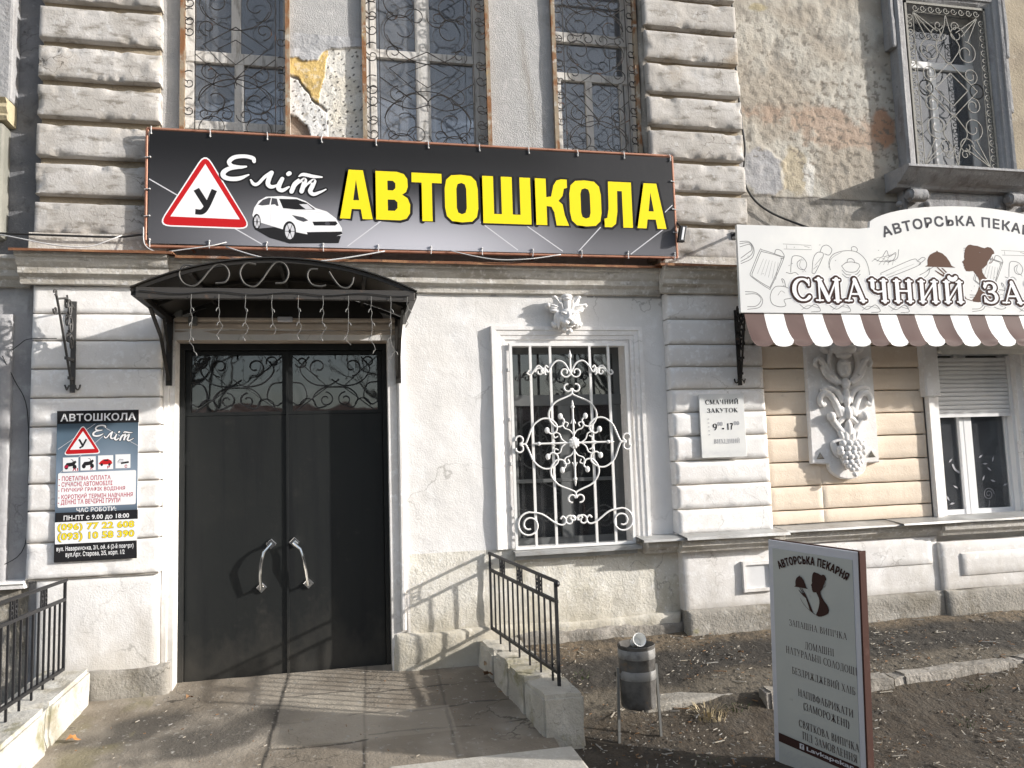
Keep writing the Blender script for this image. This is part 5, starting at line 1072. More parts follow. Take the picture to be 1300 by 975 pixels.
def drawings(ox):
    o = lambda L: [(a+ox, c) for a, c in L]
    for k in (0, 1): D(o([(65+k*8, 345), (110+k*4, 240+k*8), (125, 236+k*8), (200-k*8, 262), (208-k*8, 275), (150, 400-k*8), (135, 408-k*8), (72+k*6, 360)]), cl=True)
    for k in range(6): D(o([(95+k*15, 345+k*5), (125+k*12, 275+k*3)]), .002, False)
    D(o([(172, 252), (180, 232), (200, 236), (212, 258), (205, 272), (195, 270)]))
    for r in (0, 10, 24): D(o([(30, 200+r), (70, 200+r*.5), (88-r*.4, 235), (75-r*.6, 275-r), (30, 300-r)]))
    for r in (0, 12): D(o([(40, 425+r), (85, 430+r*.5), (110-r*.5, 460), (95-r, 495-r*.5), (45, 505-r)]))
    D(o([(210, 205), (330, 208), (330, 228), (212, 228)]), .003, False, True); D(o([(225, 210), (225, 226)]), .003); D(o([(300, 212), (322, 218)]), .003)
    D(o([(215, 335), (235, 340), (255, 335), (270, 350)])); D(o([(235, 335), (240, 290), (250, 260), (285, 262), (305, 290), (295, 320), (270, 315), (265, 290), (280, 275)])); D(o([(285, 270), (275, 305), (300, 330)]), .003)
    D(o([(325, 335), (335, 270), (355, 240), (380, 245), (365, 285), (338, 335)]), cl=True); D(o([(365, 240), (378, 212), (400, 205), (418, 225), (405, 250), (385, 245)])); D(o([(340, 300), (372, 262)]), .003); D(o([(332, 318), (352, 300)]), .003)
    D(o([(405, 320), (402, 280), (425, 245), (480, 228), (530, 235), (565, 275), (575, 340), (560, 365)])); D(o([(398, 310), (415, 265), (460, 235)]), .003); D(o([(505, 230), (505, 212), (520, 208), (530, 220), (525, 234)]))
    for k in range(3): D(o([(455, 300+k*18), (475, 325+k*14), (515, 325+k*13), (535, 300+k*18)]))
    D(o([(455, 300), (475, 285), (500, 280), (530, 288), (535, 302)])); D(o([(480, 284), (485, 268), (500, 264), (512, 274), (512, 285)]))
    for k in range(4): D(o([(590+k*22, 275), (620+k*18, 255-k*4), (650+k*16, 262-k*8)]), .003); D(o([(620+k*20, 290), (640+k*16, 268), (660+k*12, 272)]), .003)
    D(o([(640, 250), (660, 222), (670, 250), (700, 230), (690, 262), (660, 280)])); D(o([(600, 262), (635, 275), (700, 262), (715, 215)]))
    D(o([(625, 330), (770, 262), (795, 268), (800, 288), (650, 352), (630, 350)]), cl=True); D(o([(795, 268), (820, 250), (832, 258), (800, 284)])); D(o([(650, 338), (780, 282)]), .002); D(o([(640, 345), (690, 325)]), .002)
    D(o([(800, 335), (830, 318), (850, 300), (840, 330), (815, 350), (800, 348)])); D(o([(830, 318), (880, 285)]), .005)
    D(o([(150, 420), (170, 400), (210, 402), (240, 425), (235, 450), (200, 460), (205, 485), (180, 492), (150, 480), (142, 450)]), cl=True); D(o([(210, 402), (205, 372), (195, 365), (200, 385)])); D(o([(175, 440), (190, 420), (205, 430)]), .003)
    for k in range(4): D(o([(255+k*130, 470+8*(k % 2)), (290+k*130, 500), (330+k*130, 478), (350+k*130, 508), (310+k*130, 514)])); D(o([(270+k*130, 505), (300+k*130, 485), (345+k*130, 495)]), .003)
    for k in range(26): fl.stroke([SB(60+ox+random.uniform(0, 900), random.uniform(200, 510))]*1+[SB(0, 0)], .0) if False else None
drawings(0); drawings(985)
for k in range(40):
    u, v = SB(60+random.uniform(0, 1950), random.uniform(200, 510)); fl.stroke([(u-.002, v), (u+.002, v)], .005, 0)
fl.build('line_drawings', [M['p_doodle']], bs)
def logo(F, fn, m, k):
    """fn maps the emblem's own frame (y down) to the print plane; k is the width of one unit"""
    A = lambda x, y: (1.707*x-3.6, 1.067*y-.132*x+36.8)
    P = lambda pts: F.poly([fn(*p) for p in pts], m)
    P([(690, 180), (676, 235), (668, 285), (672, 312), (655, 335), (634, 350), (648, 366), (655, 388), (650, 400), (662, 414), (657, 432), (668, 450), (680, 474), (722, 476), (770, 470), (800, 510), (830, 560), (842, 600), (840, 650), (810, 730), (770, 800), (725, 858), (735, 878), (800, 888), (870, 878), (969, 847), (1040, 815), (1072, 790), (1089, 742), (1075, 700), (1046, 655), (975, 600), (920, 540), (890, 478), (892, 440), (930, 410), (962, 380), (976, 340), (1020, 282), (1044, 240), (1075, 226), (1068, 188), (1034, 147), (990, 138), (950, 156), (900, 143), (860, 128), (800, 122), (765, 113), (735, 122), (705, 152)])
    P([(150, 425), (188, 404), (190, 340), (205, 300), (230, 265), (280, 235), (315, 222), (318, 210), (330, 210), (334, 222), (390, 242), (440, 290), (475, 350), (495, 405), (545, 430)])
    P([A(*q) for q in [(425, 832), (390, 815), (325, 755), (312, 690), (275, 560), (235, 530), (195, 480), (160, 430), (170, 430), (205, 470), (226, 488), (222, 470), (178, 392), (190, 392), (230, 462), (242, 480), (250, 475), (212, 402), (224, 404), (250, 452), (275, 495), (300, 560), (335, 660), (385, 800)]])
    F.stroke([fn(*A(*q)) for q in [(185, 570), (205, 620), (235, 668), (290, 730), (340, 775), (425, 832)]], 8*k, m)
    F.stroke([fn(*q) for q in [(1040, 270), (1052, 310), (1025, 350), (1000, 362)]], 7*k, m); F.stroke([fn(*q) for q in [(1015, 300), (1022, 335), (990, 358)]], 6*k, m)
fl = Flat(lambda u, v, d: (u, sy-.0008-d, v)); logo(fl, lambda x, y: SB(773+x*.3603, 140.5+y*.3603), 0, .0007); fl.build('woman_emblem', [M['p_brown']], bs)
fl = Flat(lambda u, v, d: (u, sy-.0008-d, v))
fl.text('АВТОРСЬКА', 4.425, 3.335, 5.19, 3.42, 0, .012, bend=None) if False else None
# arched line over the emblem
def arch_text(F, s_, ua, ub, v_mid, rise, h, m, bold):
    c = bpy.data.curves.new('t', 'FONT'); c.body = s_; c.size = 1; c.offset = 0; c.space_character = 1.16; c.resolution_u = 3
    o = bpy.data.objects.new('t', c); me = o.to_mesh(); vs = [v.co[:2] for v in me.vertices]; fs = [tuple(p.vertices) for p in me.polygons]; o.to_mesh_clear(); bpy.data.objects.remove(o); bpy.data.curves.remove(c)
    xa = min(v[0] for v in vs); xb = max(v[0] for v in vs); yb = max(v[1] for v in vs); out = []; um = (ua+ub)/2; R2 = ((ub-ua)/2)**2/(2*rise)+rise/2; a0 = math.asin((ub-ua)/2/R2)
    for x, y in vs:
        t = (x-xa)/(xb-xa)*2-1; a = a0*t; rr = R2+y/yb*h; out.append((um+rr*math.sin(a), v_mid+rr*math.cos(a)-R2))
    for sx_, sz_ in ((-.5, -.5), (.5, .5), (-.5, .5), (.5, -.5)):
        F.k += 1; F.mb.add([F.fn(p[0]+sx_*bold, p[1]+sz_*bold, F.d+F.k*5e-6) for p in out], fs, m)
arch_text(fl, 'АВТОРСЬКА ПЕКАРНЯ', 4.43, 6.09, 3.465, .125, .085, 0, .007)
fl.build('arched_lettering', [M['p_dgrey']], bs)
fl = Flat(lambda u, v, d: (u, sy-.0012-d, v)); 
for (a, c, e, k) in ((.058, 1, .0, 1.0), (.036, 0, .0016, 1.0), (.003, 1, .0032, .9)):
    fl.d = e; serif(fl, 'СМАЧНИЙ', 3.535, 2.79, 5.165, 2.968, c, a, .16, k); serif(fl, 'ЗАКУТОК', 5.35, 2.79, 6.98, 2.968, c, a, .16, k)
fl.build('lettering', [M['p_dbrown'], M['p_white']], bs)
# ---- striped awning
aw = thing('striped_awning', 'brown and white striped awning with scalloped edge under the bakery sign', 'awning', (5.26, -.5, 2.69))
prof = [(-.485, 2.686), (-.502, 2.63), (-.522, 2.57), (-.548, 2.515), (-.575, 2.475), (-.595, 2.45)]
bm = bmesh.new(); x = 3.11; k = 0
while x < 7.4:
    wd = .174; nu = 10; rows = []
    for i in range(nu+1):
        t = i/nu; px = x+wd*t; lob = math.sqrt(max(0, 1-(2*t-1)**2))
        r_ = [(px+.010*nz(px, zz, 7, 5)*j/5, yy+.009*nz(px, zz, 3, 6)*j/2.5, zz) for j, (yy, zz) in enumerate(prof)]
        r_ += [(px, -.600, 2.442-.008), (px, -.604, 2.434-.036*lob)]; rows.append([bm.verts.new(p) for p in r_])
    for i in range(nu):
        for j in range(len(prof)+1): f = bm.faces.new((rows[i][j], rows[i][j+1], rows[i+1][j+1], rows[i+1][j])); f.material_index = k % 2; f.smooth = True
    x += wd; k += 1
bmesh.ops.remove_doubles(bm, verts=bm.verts[:], dist=.0005)
b = MB(); bm.faces.ensure_lookup_table(); mi = [f.material_index for f in bm.faces]; b.bm(bm); b.m = mi; b.build('striped_fabric', [M['aw_brown'], M['aw_white']], aw, smooth=True)
b = MB(); b.tube([(3.13, -.565, 2.452), (7.42, -.565, 2.452)], .010, 6)
for x in (3.4, 5.26, 7.1): b.tube([(x, -.565, 2.452), (x, -.02, 2.50)], .009, 6)
b.build('awning_frame', M['steel'], aw)
# ---- standing board
A = Vector((2.459, -1.765, 1.06)); ang = math.radians(19)
ab = thing('sandwich_board', 'tall white bordered pavement board listing bakery goods, brown wooden edge', 'pavement sign', A, rot=(0, 0, ang-math.pi/2))
# local x runs from the far edge to the near edge, local -y is the printed face
TR = math.radians(2.2); ct, st_ = math.cos(TR), math.sin(TR)
def RB(u, d, v): return (u*ct+v*st_, d, -u*st_+v*ct)
def loc(u, z): v = z-1.06; return (u*ct-v*st_, u*st_+v*ct)      # measured -> board frame
def slab(x0, x1, y0, y1, z0, z1, c): 
    b = MB(); b.cbox(x0, x1, y0, y1, z0, z1, c); b.v = [RB(*p) for p in b.v]; return b
slab(0, .60, -.0, .018, -1.36, .0, .003).build('white_panel', M['board_white'], ab, local=True)
b = slab(-.004, .604, .0185, .045, -1.36, .004, .003); b2 = slab(.601, .612, -.004, .05, -1.36, .006, .002); b.add(b2.v, b2.f); b.build('wooden_frame', M['board_brown'], ab, local=True)
slab(.033, .566, -.003, .0, -1.32, -.045, .001).build('printed_sheet', M['board_grey'], ab, local=True)
b = MB()
for x in (.06, .54): b.box(x-.02, x+.02, .045, .075, -1.30, -.2); b.box(x-.02, x+.02, .045, .34, -1.385, -1.355)
b.v = [RB(*p) for p in b.v]; b.build('stand', M['board_brown'], ab, local=True)
fl = Flat(lambda u, v, d: RB(u, -.0034-d, v)); 
def at(s_, u0, u1, v0, v1): serif(fl, s_, u0, v0, u1, v1, 0, 0, .05, .78)
def L2(u, z): return loc(u, z)
def row(s_, ul, zl, ur, zr, h):
    a = loc(ul, zl); c = loc(ur, zr); serif(fl, s_, a[0], a[1], c[0], a[1]+h, 0, 0, .05, .72, slope=(c[1]-a[1])/(c[0]-a[0]))
row('ЗАПАШНА ВИПІЧКА', .119, .579, .497, .564, .036); row('ДОМАШНІ', .217, .466, .410, .46, .040); row('НАТУРАЛЬНІ СОЛОДОЩІ', .083, .419, .545, .388, .040); row('БЕЗДРІЖДЖЕВИЙ ХЛІБ', .118, .309, .526, .282, .039); row('НАПІВФАБРИКАТИ', .151, .193, .504, .162, .041); row('(ЗАМОРОЖЕНІ)', .181, .125, .477, .098, .041); row('СВЯТКОВА ВИПІЧКА', .144, .021, .524, -.009, .041); row('ПІД ЗАМОВЛЕННЯ', .163, -.042, .508, -.07, .042)
a = loc(.06, -.055); c = loc(.575, -.125); fl.poly([(.038, a[1]-.0), (.561, a[1]-.012), (.561, a[1]-.062), (.038, a[1]-.050)], 1)
q = a[1]; fl.poly([(.185, q-.012), (.215, q-.0125), (.215, q-.043), (.185, q-.042)], 2); fl.text('f', .195, q-.040, .207, q-.016, 1, .03); fl.text('Lavkapekar', .232, q-.046, .53, q-.016, 2, .02)
def lg(x, y): return loc(.000238*x+.1393, .9405-.0003145*y)
logo(fl, lg, 1, .00024)
fl.d += .0003; p0 = loc(.068, .897); p1 = loc(.521, .885); arch_text(fl, 'АВТОРСЬКА ПЕКАРНЯ', p0[0]+.01, p1[0], (p0[1]+p1[1])/2+.052, .055, .044, 0, .0035)
for k in range(10):   # pale line drawings at the foot of the sheet
    u = .06+.05*k; fl.stroke([(u+.02*math.cos(t*.6), q-.10+.022*math.sin(t*.6+k)) for t in range(11)], .0018, 3, cap=False); fl.stroke(smooth([(u, q-.13), (u+.02, q-.115), (u+.035, q-.14), (u+.01, q-.16)], 4), .0018, 3, cap=False)
fl.build('print', [M['p_dbrown'], M['p_dbrown'], M['board_white'], M['p_grey']], ab, local=True)
# ================================================================== CANOPY
cx0, cx1, cyf, cz0, crise = -1.285, .462, -1.0, 2.70, .205
cp = thing('door_canopy', 'dark arched polycarbonate canopy with iron scrolls over the black double door', 'canopy', (-.41, 0, 2.2))
cxm = (cx0+cx1)/2; hw = (cx1-cx0)/2; RR = (hw*hw+crise*crise)/(2*crise); AA = math.asin(hw/RR)
def carc(t, dz=0): a = AA*t; return (cxm+RR*math.sin(a), cz0-(RR-crise)+RR*math.cos(a)+dz-.0)
b = MB(); n = 32; vs = []
for i in range(n+1):
    x, z = carc(-1+2*i/n)
    for y in (-.01, cyf-.03): vs += [(x, y, z+.012), (x, y, z+.004)]
fs = []
for i in range(n): a = i*4; fs += [(a, a+2, a+6, a+4), (a+1, a+5, a+7, a+3), (a+2, a+3, a+7, a+6), (a, a+4, a+5, a+1)]
b.add(vs, fs); b.build('roof_sheet', M['poly'], cp, smooth=True, ang=40)
b = MB()
for y in (-.02, -.50, cyf): b.tube([(carc(-1+2*i/24)[0], y, carc(-1+2*i/24)[1]-.012) for i in range(25)], .015, 4)
for t in (-.6, 0, .6): x, z = carc(t); b.box(x-.012, x+.012, cyf, -.01, z-.03, z-.008)
for x in (cx0+.02, cx1-.02): b.box(x-.02, x+.02, cyf, -.01, cz0-.035, cz0+.005)
b.build('arch_frame', M['irondark'], cp)
b = MB(); b.cbox(cx0+.03, cx1-.015, cyf-.018, cyf+.02, cz0-.055, cz0+.012, .003); b.build('front_bar', M['canopybar'], cp)
for i, c in enumerate((-.86, -.50)):
    b = MB(); p = [(c-.10+.0, cyf-.005, 0)]
    P = [(-.055, .150), (-.12, .155), (-.155, .10), (-.13, .035), (-.07, .012), (-.02, .05), (.03, .12), (.075, .165), (.13, .155), (.155, .10), (.13, .045), (.07, .035)]
    b.tube(smooth([(c+x*.95, cyf-.008, cz0+.012+z*(.92 if i == 0 else 1.05)) for x, z in P], 5), .0065, 6); b.build('scroll', M['scroll'], cp)
for P in ([(.03, .135), (-.02, .13), (-.035, .085), (-.01, .035), (.04, .022), (.08, .03)], [(.10, .12), (.13, .07), (.17, .022), (.215, .015), (.245, .045), (.255, .085)]):
    b = MB(); b.tube(smooth([(-.20+x, cyf-.008, cz0+.012+z) for x, z in P], 5), .0065, 6); b.build('scroll', M['scroll'], cp)
for x in (cx0+.02, cx1-.065):
    b = MB(); b.box(x-.02, x+.02, -.045, -.005, 2.20, cz0); b.tube([(x, -.05, 2.24), (x, -.30, 2.52), (x, -.62, cz0-.03)], .014, 4); b.tube([(x, -.05, 2.45), (x, -.22, cz0-.03)], .011, 4); b.build('wall_bracket', M['irondark'], cp)
b = MB(); vs = [(cxm+(.70)*math.sin(k), -.035, 2.705+.175*max(0, math.cos(k))) for k in [math.radians(a) for a in range(-90, 91, 9)]]
b.add(vs+[(x, -.02, z) for x, y, z in vs], [tuple(range(len(vs)-1, -1, -1))]); b.build('back_panel', M['irondark'], cp)
ls = thing('light_string', 'pale icicle light string hanging along the front bar of the door canopy', 'string lights', (-.41, cyf, 2.3))
b = MB(); b.tube([(x, cyf-.028, cz0-.02+.008*math.sin(x*14)) for x in [lerp(cx0+.05, cx1-.05, i/50) for i in range(51)]], .0035, 5); b.build('main_wire', M['cable'], ls)
random.seed(4)
for (px, L_) in ((-.93, .34), (-.77, .24), (-.61, .25), (-.45, .23), (-.29, .24), (-.14, .25), (.02, .30), (.165, .33), (.29, .40), (.40, .16)):
    b = MB(); z = cz0-.05; pts = [(px, cyf-.028, z+.02)]
    nseg = int(L_/.03); 
    for k in range(1, nseg+1): pts.append((px+random.uniform(-.006, .006)+(.02*math.sin(k*1.3) if k > nseg-3 else 0), cyf-.028+random.uniform(-.004, .004), z-L_*k/nseg))
    b.tube(pts, .0019, 5)
    for k in range(2, nseg+1, 3): 
        p = pts[k]; s = random.choice((-1, 1)); b.tube([p, (p[0]+s*.012, p[1], p[2]-.012), (p[0]+s*.016, p[1], p[2]-.026)], [.002, .0042, .003], 6)
    b.build('strand', M['lightwire'], ls)
for (x, z, lb, w_, h_, m) in ((-1.20, 2.735, 'small grey junction box under the left end of the door canopy', .05, .06, 'steel'), (-1.10, 2.675, 'square grey junction box on the lintel beneath the canopy', .06, .065, 'steel')):
    t = thing('junction_box', lb, 'junction box', (x, -.06, z)); b = MB(); b.cbox(x-w_/2, x+w_/2, -.075, -.03, z-h_/2, z+h_/2, .006); b.build('case', M[m], t); b = MB(); b.tube([(x+.01, -.05, z+h_/2), (x+.03, -.05, z+h_/2+.05), (x+.09, -.04, z+h_/2+.07)], .005, 5); b.build('cable', M['cable'], t)
t = thing('door_lamp', 'small oblong white lamp under the canopy above the door', 'lamp', (-.445, -.06, 2.69)); b = MB(); b.cbox(-.50, -.39, -.085, -.035, 2.672, 2.708, .008); b.build('diffuser', M['p_lgrey'], t); b = MB(); b.box(-.48, -.41, -.05, -.03, 2.70, 2.725); b.build('mount', M['irondark'], t)
# ================================================================== IRON BRACKETS ON THE PILASTERS
def ornate(name_label, x, y0, z0, z1, out, m, k=1.0):
    t = thing('wall_bracket', name_label, 'bracket', (x, y0, z0), 'wrought iron brackets on the pilasters')
    b = MB(); b.box(x-.016, x+.016, y0-.014, y0, z0, z1); b.build('back_bar', M[m], t)
    Y = lambda d: y0-d
    b = MB(); b.tube([(x-.0, Y(.03), z0+.06), (x, Y(out*.9), z1-.10), (x, Y(out+.02), z1-.02)], .009, 4); b.tube(spiral(0, 0, .03, .01, 0, 360, 12), .001, 3) if False else None
    for cz, r, s in ((z1-.02, .03, 1), (z1-.13, .035, -1)): b.tube([(x, Y(out+.03+r*(1-q/12)*math.cos(q*.5)), cz+s*r*(1-q/14)*math.sin(q*.5)) for q in range(12)], .007, 5)
    b.build('strut', M[m], t)
    b = MB()
    for fz, r in ((.88, .055), (.70, .06), (.52, .05)):
        cz = lerp(z0, z1, fz); yy = .02+out*.38*fz
        b.tube([(x+.012, Y(yy+r*.8*(1-q/22)*math.cos(q*.45)), cz+r*1.3*(1-q/22)*math.sin(q*.45)) for q in range(20)], .0075*k, 5)
        b.tube([(x-.012, Y(yy+r*.6*(1-q/22)*math.cos(q*.45+2)), cz+.05+r*(1-q/22)*math.sin(q*.45+2)) for q in range(18)], .0065*k, 5)
    b.tube([(x, Y(.012), z1-.05), (x, Y(out*.5), z1-.01), (x, Y(out), z1-.05)], .008, 5)
    for s in (-1, 1): b.tube([(x+s*(.02+.03*(q/10)), Y(.012+.01*math.sin(q*.6)), z0+.05-.03*math.sin(q*.33)) for q in range(11)], .006, 5)
    for fz in (.35, .15): cz = lerp(z0, z1, fz); b.box(x-.010, x+.010, Y(.03+out*fz), Y(0), cz-.01, cz+.01)
    b.build('scrollwork', M[m], t)
ornate('black wrought iron scroll bracket above the driving school poster', -1.88, -.11, 2.15, 2.80, .34, 'irongrey2')
ornate('rusty brown wrought iron scroll bracket beside the striped awning', 3.235, -.12, 2.14, 2.78, .16, 'ironred', 1.25)
# ================================================================== LOW WALLS AND RAILINGS
def low_wall(label, plan, ztop, zbot, m, joints=()):
    """plan: far-left, far-right, near-left, near-right (x, y); ztop far, near"""
    t = thing('low_wall', label, 'low wall', ((plan[0][0]+plan[3][0])/2, (plan[0][1]+plan[3][1])/2, zbot))
    cuts = [0]+list(joints)+[1]
    for j, (a, c) in enumerate(zip(cuts, cuts[1:])):
        bm = bmesh.new(); bmesh.ops.create_cube(bm, size=1); bmesh.ops.bevel(bm, geom=bm.edges[:], offset=.05, segments=2, affect='EDGES')
        bmesh.ops.subdivide_edges(bm, edges=bm.edges[:], cuts=5, use_grid_fill=True)
        for v in bm.verts:
            s = v.co.x+.5; f = lerp(a+.006, c-.006, v.co.y+.5); h = v.co.z+.5
            x = lerp(lerp(plan[0][0], plan[2][0], f), lerp(plan[1][0], plan[3][0], f), s); y = lerp(lerp(plan[0][1], plan[2][1], f), lerp(plan[1][1], plan[3][1], f), s); z = lerp(zbot, lerp(ztop[0], ztop[1], f)+.012*nz(j, 3, 0, 3.1), h)
            p = Vector((x, y, z)); q = .016*fbm(x, y, z, 6, 4); v.co = p+Vector((q, q*.6, q*.8*(1 if h > .1 else 0)))
        b = MB(); b.bm(bm); b.build('masonry_block', m, t, smooth=True, ang=50)
    return t
mossy = mat('mossy_concrete_block', (.44, .41, .35), .95, layers=[(3, (.56, .53, .46), .45, .65), (2.6, (.25, .225, .13), .55, .72), (14, (.52, .5, .46), .58, .75), (40, (.14, .12, .09), .62, .76)], bump=.9, bscale=45, bump2=.5, b2scale=10, crack=.6, cscale=3)
wl = mat('flaking_limewashed_concrete', (.56, .54, .49), .95, layers=[(3.5, (.37, .34, .27), .46, .66), (9, (.62, .61, .57), .5, .7), (2.2, (.24, .225, .12), .56, .70), (12, (.25, .22, .18), .62, .76)], bump=.8, bscale=45, bump2=.5, b2scale=10, crack=.7, cscale=3)
low_wall('grey mossy low concrete wall right of the landing, beside the litter bin', ((.965, -.03), (1.275, -.03), (1.145, -1.36), (1.405, -1.36)), (.215, .158), -.34, mossy, (.27, .5, .74))
low_wall('flaking whitewashed low concrete wall left of the landing', ((-2.04, -.08), (-1.725, -.08), (-2.06, -2.2), (-1.80, -2.2)), (.262, .15), -.3, wl, (.34,))
def railing(label, P0, P1, h, nbar, zt0, zt1, leg, orn):
    """P0 at the wall, P1 at the free end"""
    t = thing('railing', label, 'railing', (P0[0], P0[1], zt0-h), 'black iron railings beside the landing')
    V0 = Vector((P0[0], P0[1], 0)); V1 = Vector((P1[0], P1[1], 0)); d = (V1-V0).normalized(); Lg = (V1-V0).length
    def at_(s, z): p = V0.lerp(V1, s); return Vector((p.x, p.y, z+lerp(zt0, zt1, s)))
    def bar(nm, a, c, r): b = MB(); b.tube([a, c], r, 4); return b.build(nm, M['iron'], t)
    b = MB(); b.tube([at_(-.01, 0), at_(1.02, 0)], .012, 6); b.ball(at_(1.02, -.012), .02, 0, 8); b.build('top_rail', M['iron'], t)
    bar('middle_rail', at_(0, -.125), at_(1.01, -.125), .014); bar('bottom_rail', at_(0, -h), at_(1.0, -h), .014)
    bar('end_post', at_(0, .0), at_(0, -h), .012); bar('end_post', at_(1, .0), at_(1, -h-.09), .014)
    for k in range(1, nbar): bar('baluster', at_(k/nbar, -.125), at_(k/nbar, -h-(leg if k % 2 == 0 else 0)), .0085)
    for s in orn:
        b = MB()
        for q in (-.045, -.012, .012, .045): p = at_(s+q/Lg*1.0, -.008); b.tube([p, p-Vector((0, 0, .115))], .006, 4)
        for q, sg in ((-.03, 1), (.03, -1)):
            c = at_(s+q/Lg, -.066); b.tube([c+d*(sg*.016*math.cos(a*.5))+Vector((0, 0, .03*math.sin(a*.5))) for a in range(13)], .005, 4)
            b.ball(c, .011, 0, 6)
        b.build('scroll_panel', M['iron'], t)
    return t
railing('black iron railing on the mossy low wall, nearer the litter bin', (1.075, -.03), (1.285, -1.2), .565, 13, .862, .808, .10, (.22, .50, .78))
railing('black iron railing on the whitewashed low wall at the left edge', (-1.885, -.16), (-1.90, -2.1), .585, 22, .862, .905, .10, (.19, .42, .66, .9))
# ================================================================== LITTER BIN, CUP
bx_, by_, bz_ = 1.755, -1.335, -.165
bn = thing('litter_bin', 'rusty grey cylindrical litter bin on two steel legs', 'litter bin', (bx_, by_, bz_))
r = .112; z0 = .205; z1 = .575
b = MB(); b.lathe([(0, z0+.012), (r*.9, z0+.012), (r*.92, z0), (r*.965, z0+.004), (r*.97, z0+.05), (r*.985, z0+.15), (r, z1-.015), (r*1.035, z1), (r*1.0, z1+.004), (r*.955, z1-.012), (r*.94, z0+.10), (0, z0+.09)], bx_, by_, 36, 0, bz_); b.v = [(x+.006*nz(x, y, z, 9), y+.006*nz(y, x, z, 9), z+.004*nz(z, x, y, 12)) for x, y, z in b.v]; b.build('drum', M['zinc'], bn, smooth=True, ang=50)
for za, zb in ((z1-.075, z1-.02), (z1-.20, z1-.145)):
    b = MB(); b.lathe([(r*1.0, za), (r*1.018, za+.003), (r*1.022, zb-.003), (r*1.0, zb)], bx_, by_, 36, 0, bz_); b.v = [(x+.006*nz(x, y, z, 9), y+.006*nz(y, x, z, 9), z) for x, y, z in b.v]; b.build('band', M['zincband'], bn, smooth=True, ang=50)
for s in (-1, 1):
    b = MB(); xx = bx_+s*(r+.014); b.tube([(xx+s*.012, by_+.0, bz_-.03), (xx, by_, bz_+z1-.13)], .0105, 4); b.box(min(bx_+s*r*.95, xx), max(bx_+s*r*.95, xx), by_-.008, by_+.008, bz_+z0+.18, bz_+z0+.20); b.build('leg', M['steel'], bn)
pc = thing('paper_cup', 'crushed white paper cup resting on top of the litter bin', 'cup', (bx_-.005, by_-.02, bz_+z1+.02))
b = MB(); b.lathe([(0, .0), (.030, .0), (.031, -.004), (.040, .085), (.042, .088), (.038, .085), (.029, .004), (0, .004)], 0, 0, 24); Rt = Matrix.Rotation(math.radians(66), 3, 'X'); b.v = [tuple(Rt @ Vector(v)) for v in b.v]; b.v = [(x+.01, y+.045, z-.015) for x, y, z in b.v]; b.build('cup_body', M['paper'], pc, smooth=True, ang=40, local=True)
# ================================================================== KERB STONES, PLANTS, LEAVES, LITTER
random.seed(21); x = 2.72
lab = ['short broken kerb stone left of the pavement board', 'kerb stone partly hidden behind the pavement board', 'long grey kerb stone right of the pavement board', 'kerb stone at the right end of the row']
for k in range(4):
    L_ = (.40, .60, 1.08, .95)[k]; yc = -1.12+.075*(x-2.7)
    bm = bmesh.new(); bmesh.ops.create_cube(bm, size=1); bmesh.ops.bevel(bm, geom=bm.edges[:], offset=.08, segments=2, affect='EDGES'); bmesh.ops.subdivide_edges(bm, edges=bm.edges[:], cuts=3, use_grid_fill=True)
    tilt = random.uniform(-.03, .03)
    for v in bm.verts:
        px = x+(v.co.x+.5)*L_; py_ = yc+v.co.y*.13+.05*(px-x)+.075*0; pz = ground_z(px, -1.05)-.028+v.co.z*.16+tilt*(v.co.x); q = .014*fbm(px, py_, pz, 7, 3); v.co = (px+q, py_+q, pz+q*.7)
    b = MB(); b.bm(bm); tag(b.build('kerb_stone', M['stonebase'], smooth=True, ang=60), lab[k], 'kerb stone', 'kerb stones along the earth bank'); x += L_+.02
rnd = random.Random(5)
def tuft(name, label, cat, x, y, n, h, m, spread=.10):
    b = MB(); z = ground_z(x, y)
    for i in range(n):
        a = rnd.uniform(0, 6.28); r_ = rnd.random()**.5*spread*.5; l = h*rnd.uniform(.5, 1.1); lean = rnd.uniform(.2, 1.1); ox, oy = x+r_*math.cos(a), y+r_*math.sin(a); wv = rnd.uniform(.002, .004)
        p = [Vector((ox+math.cos(a)*l*lean*t*t, oy+math.sin(a)*l*lean*t*t, z-.01+l*t*(1-.35*t*lean))) for t in (0, .35, .7, 1)]; sd = Vector((-math.sin(a), math.cos(a), 0))*wv
        b.add([p[0]+sd, p[0]-sd, p[1]+sd, p[1]-sd, p[2]+sd*.7, p[2]-sd*.7, p[3]], [(0, 1, 3, 2), (2, 3, 5, 4), (4, 5, 6)])
    return tag(b.build(name, m), label, cat)
tuft('dry_grass_tuft', 'straw coloured dry grass tuft near the pavement board', 'grass tuft', 2.30, -1.17, 90, .10, M['straw'], .22)
tuft('weed', 'low green weed beside the dry grass tuft', 'weed', 2.52, -1.13, 46, .06, M['green'], .16)
for i, (x, y, n, h, lb) in enumerate(((1.62, -.55, 26, .05, 'small green weed in the dirt behind the litter bin'), (3.3, -.95, 40, .06, 'low weed growing against the kerb behind the board'), (4.35, -1.2, 34, .05, 'flat green weed in front of the long kerb stone'), (2.05, -1.62, 22, .045, 'tiny weed in the bare soil in front of the litter bin'), (3.9, -1.55, 26, .05, 'sparse weed in the soil right of the pavement board'))):
    tuft('weed', lb, 'weed', x, y, n, h, M['green'], .15)
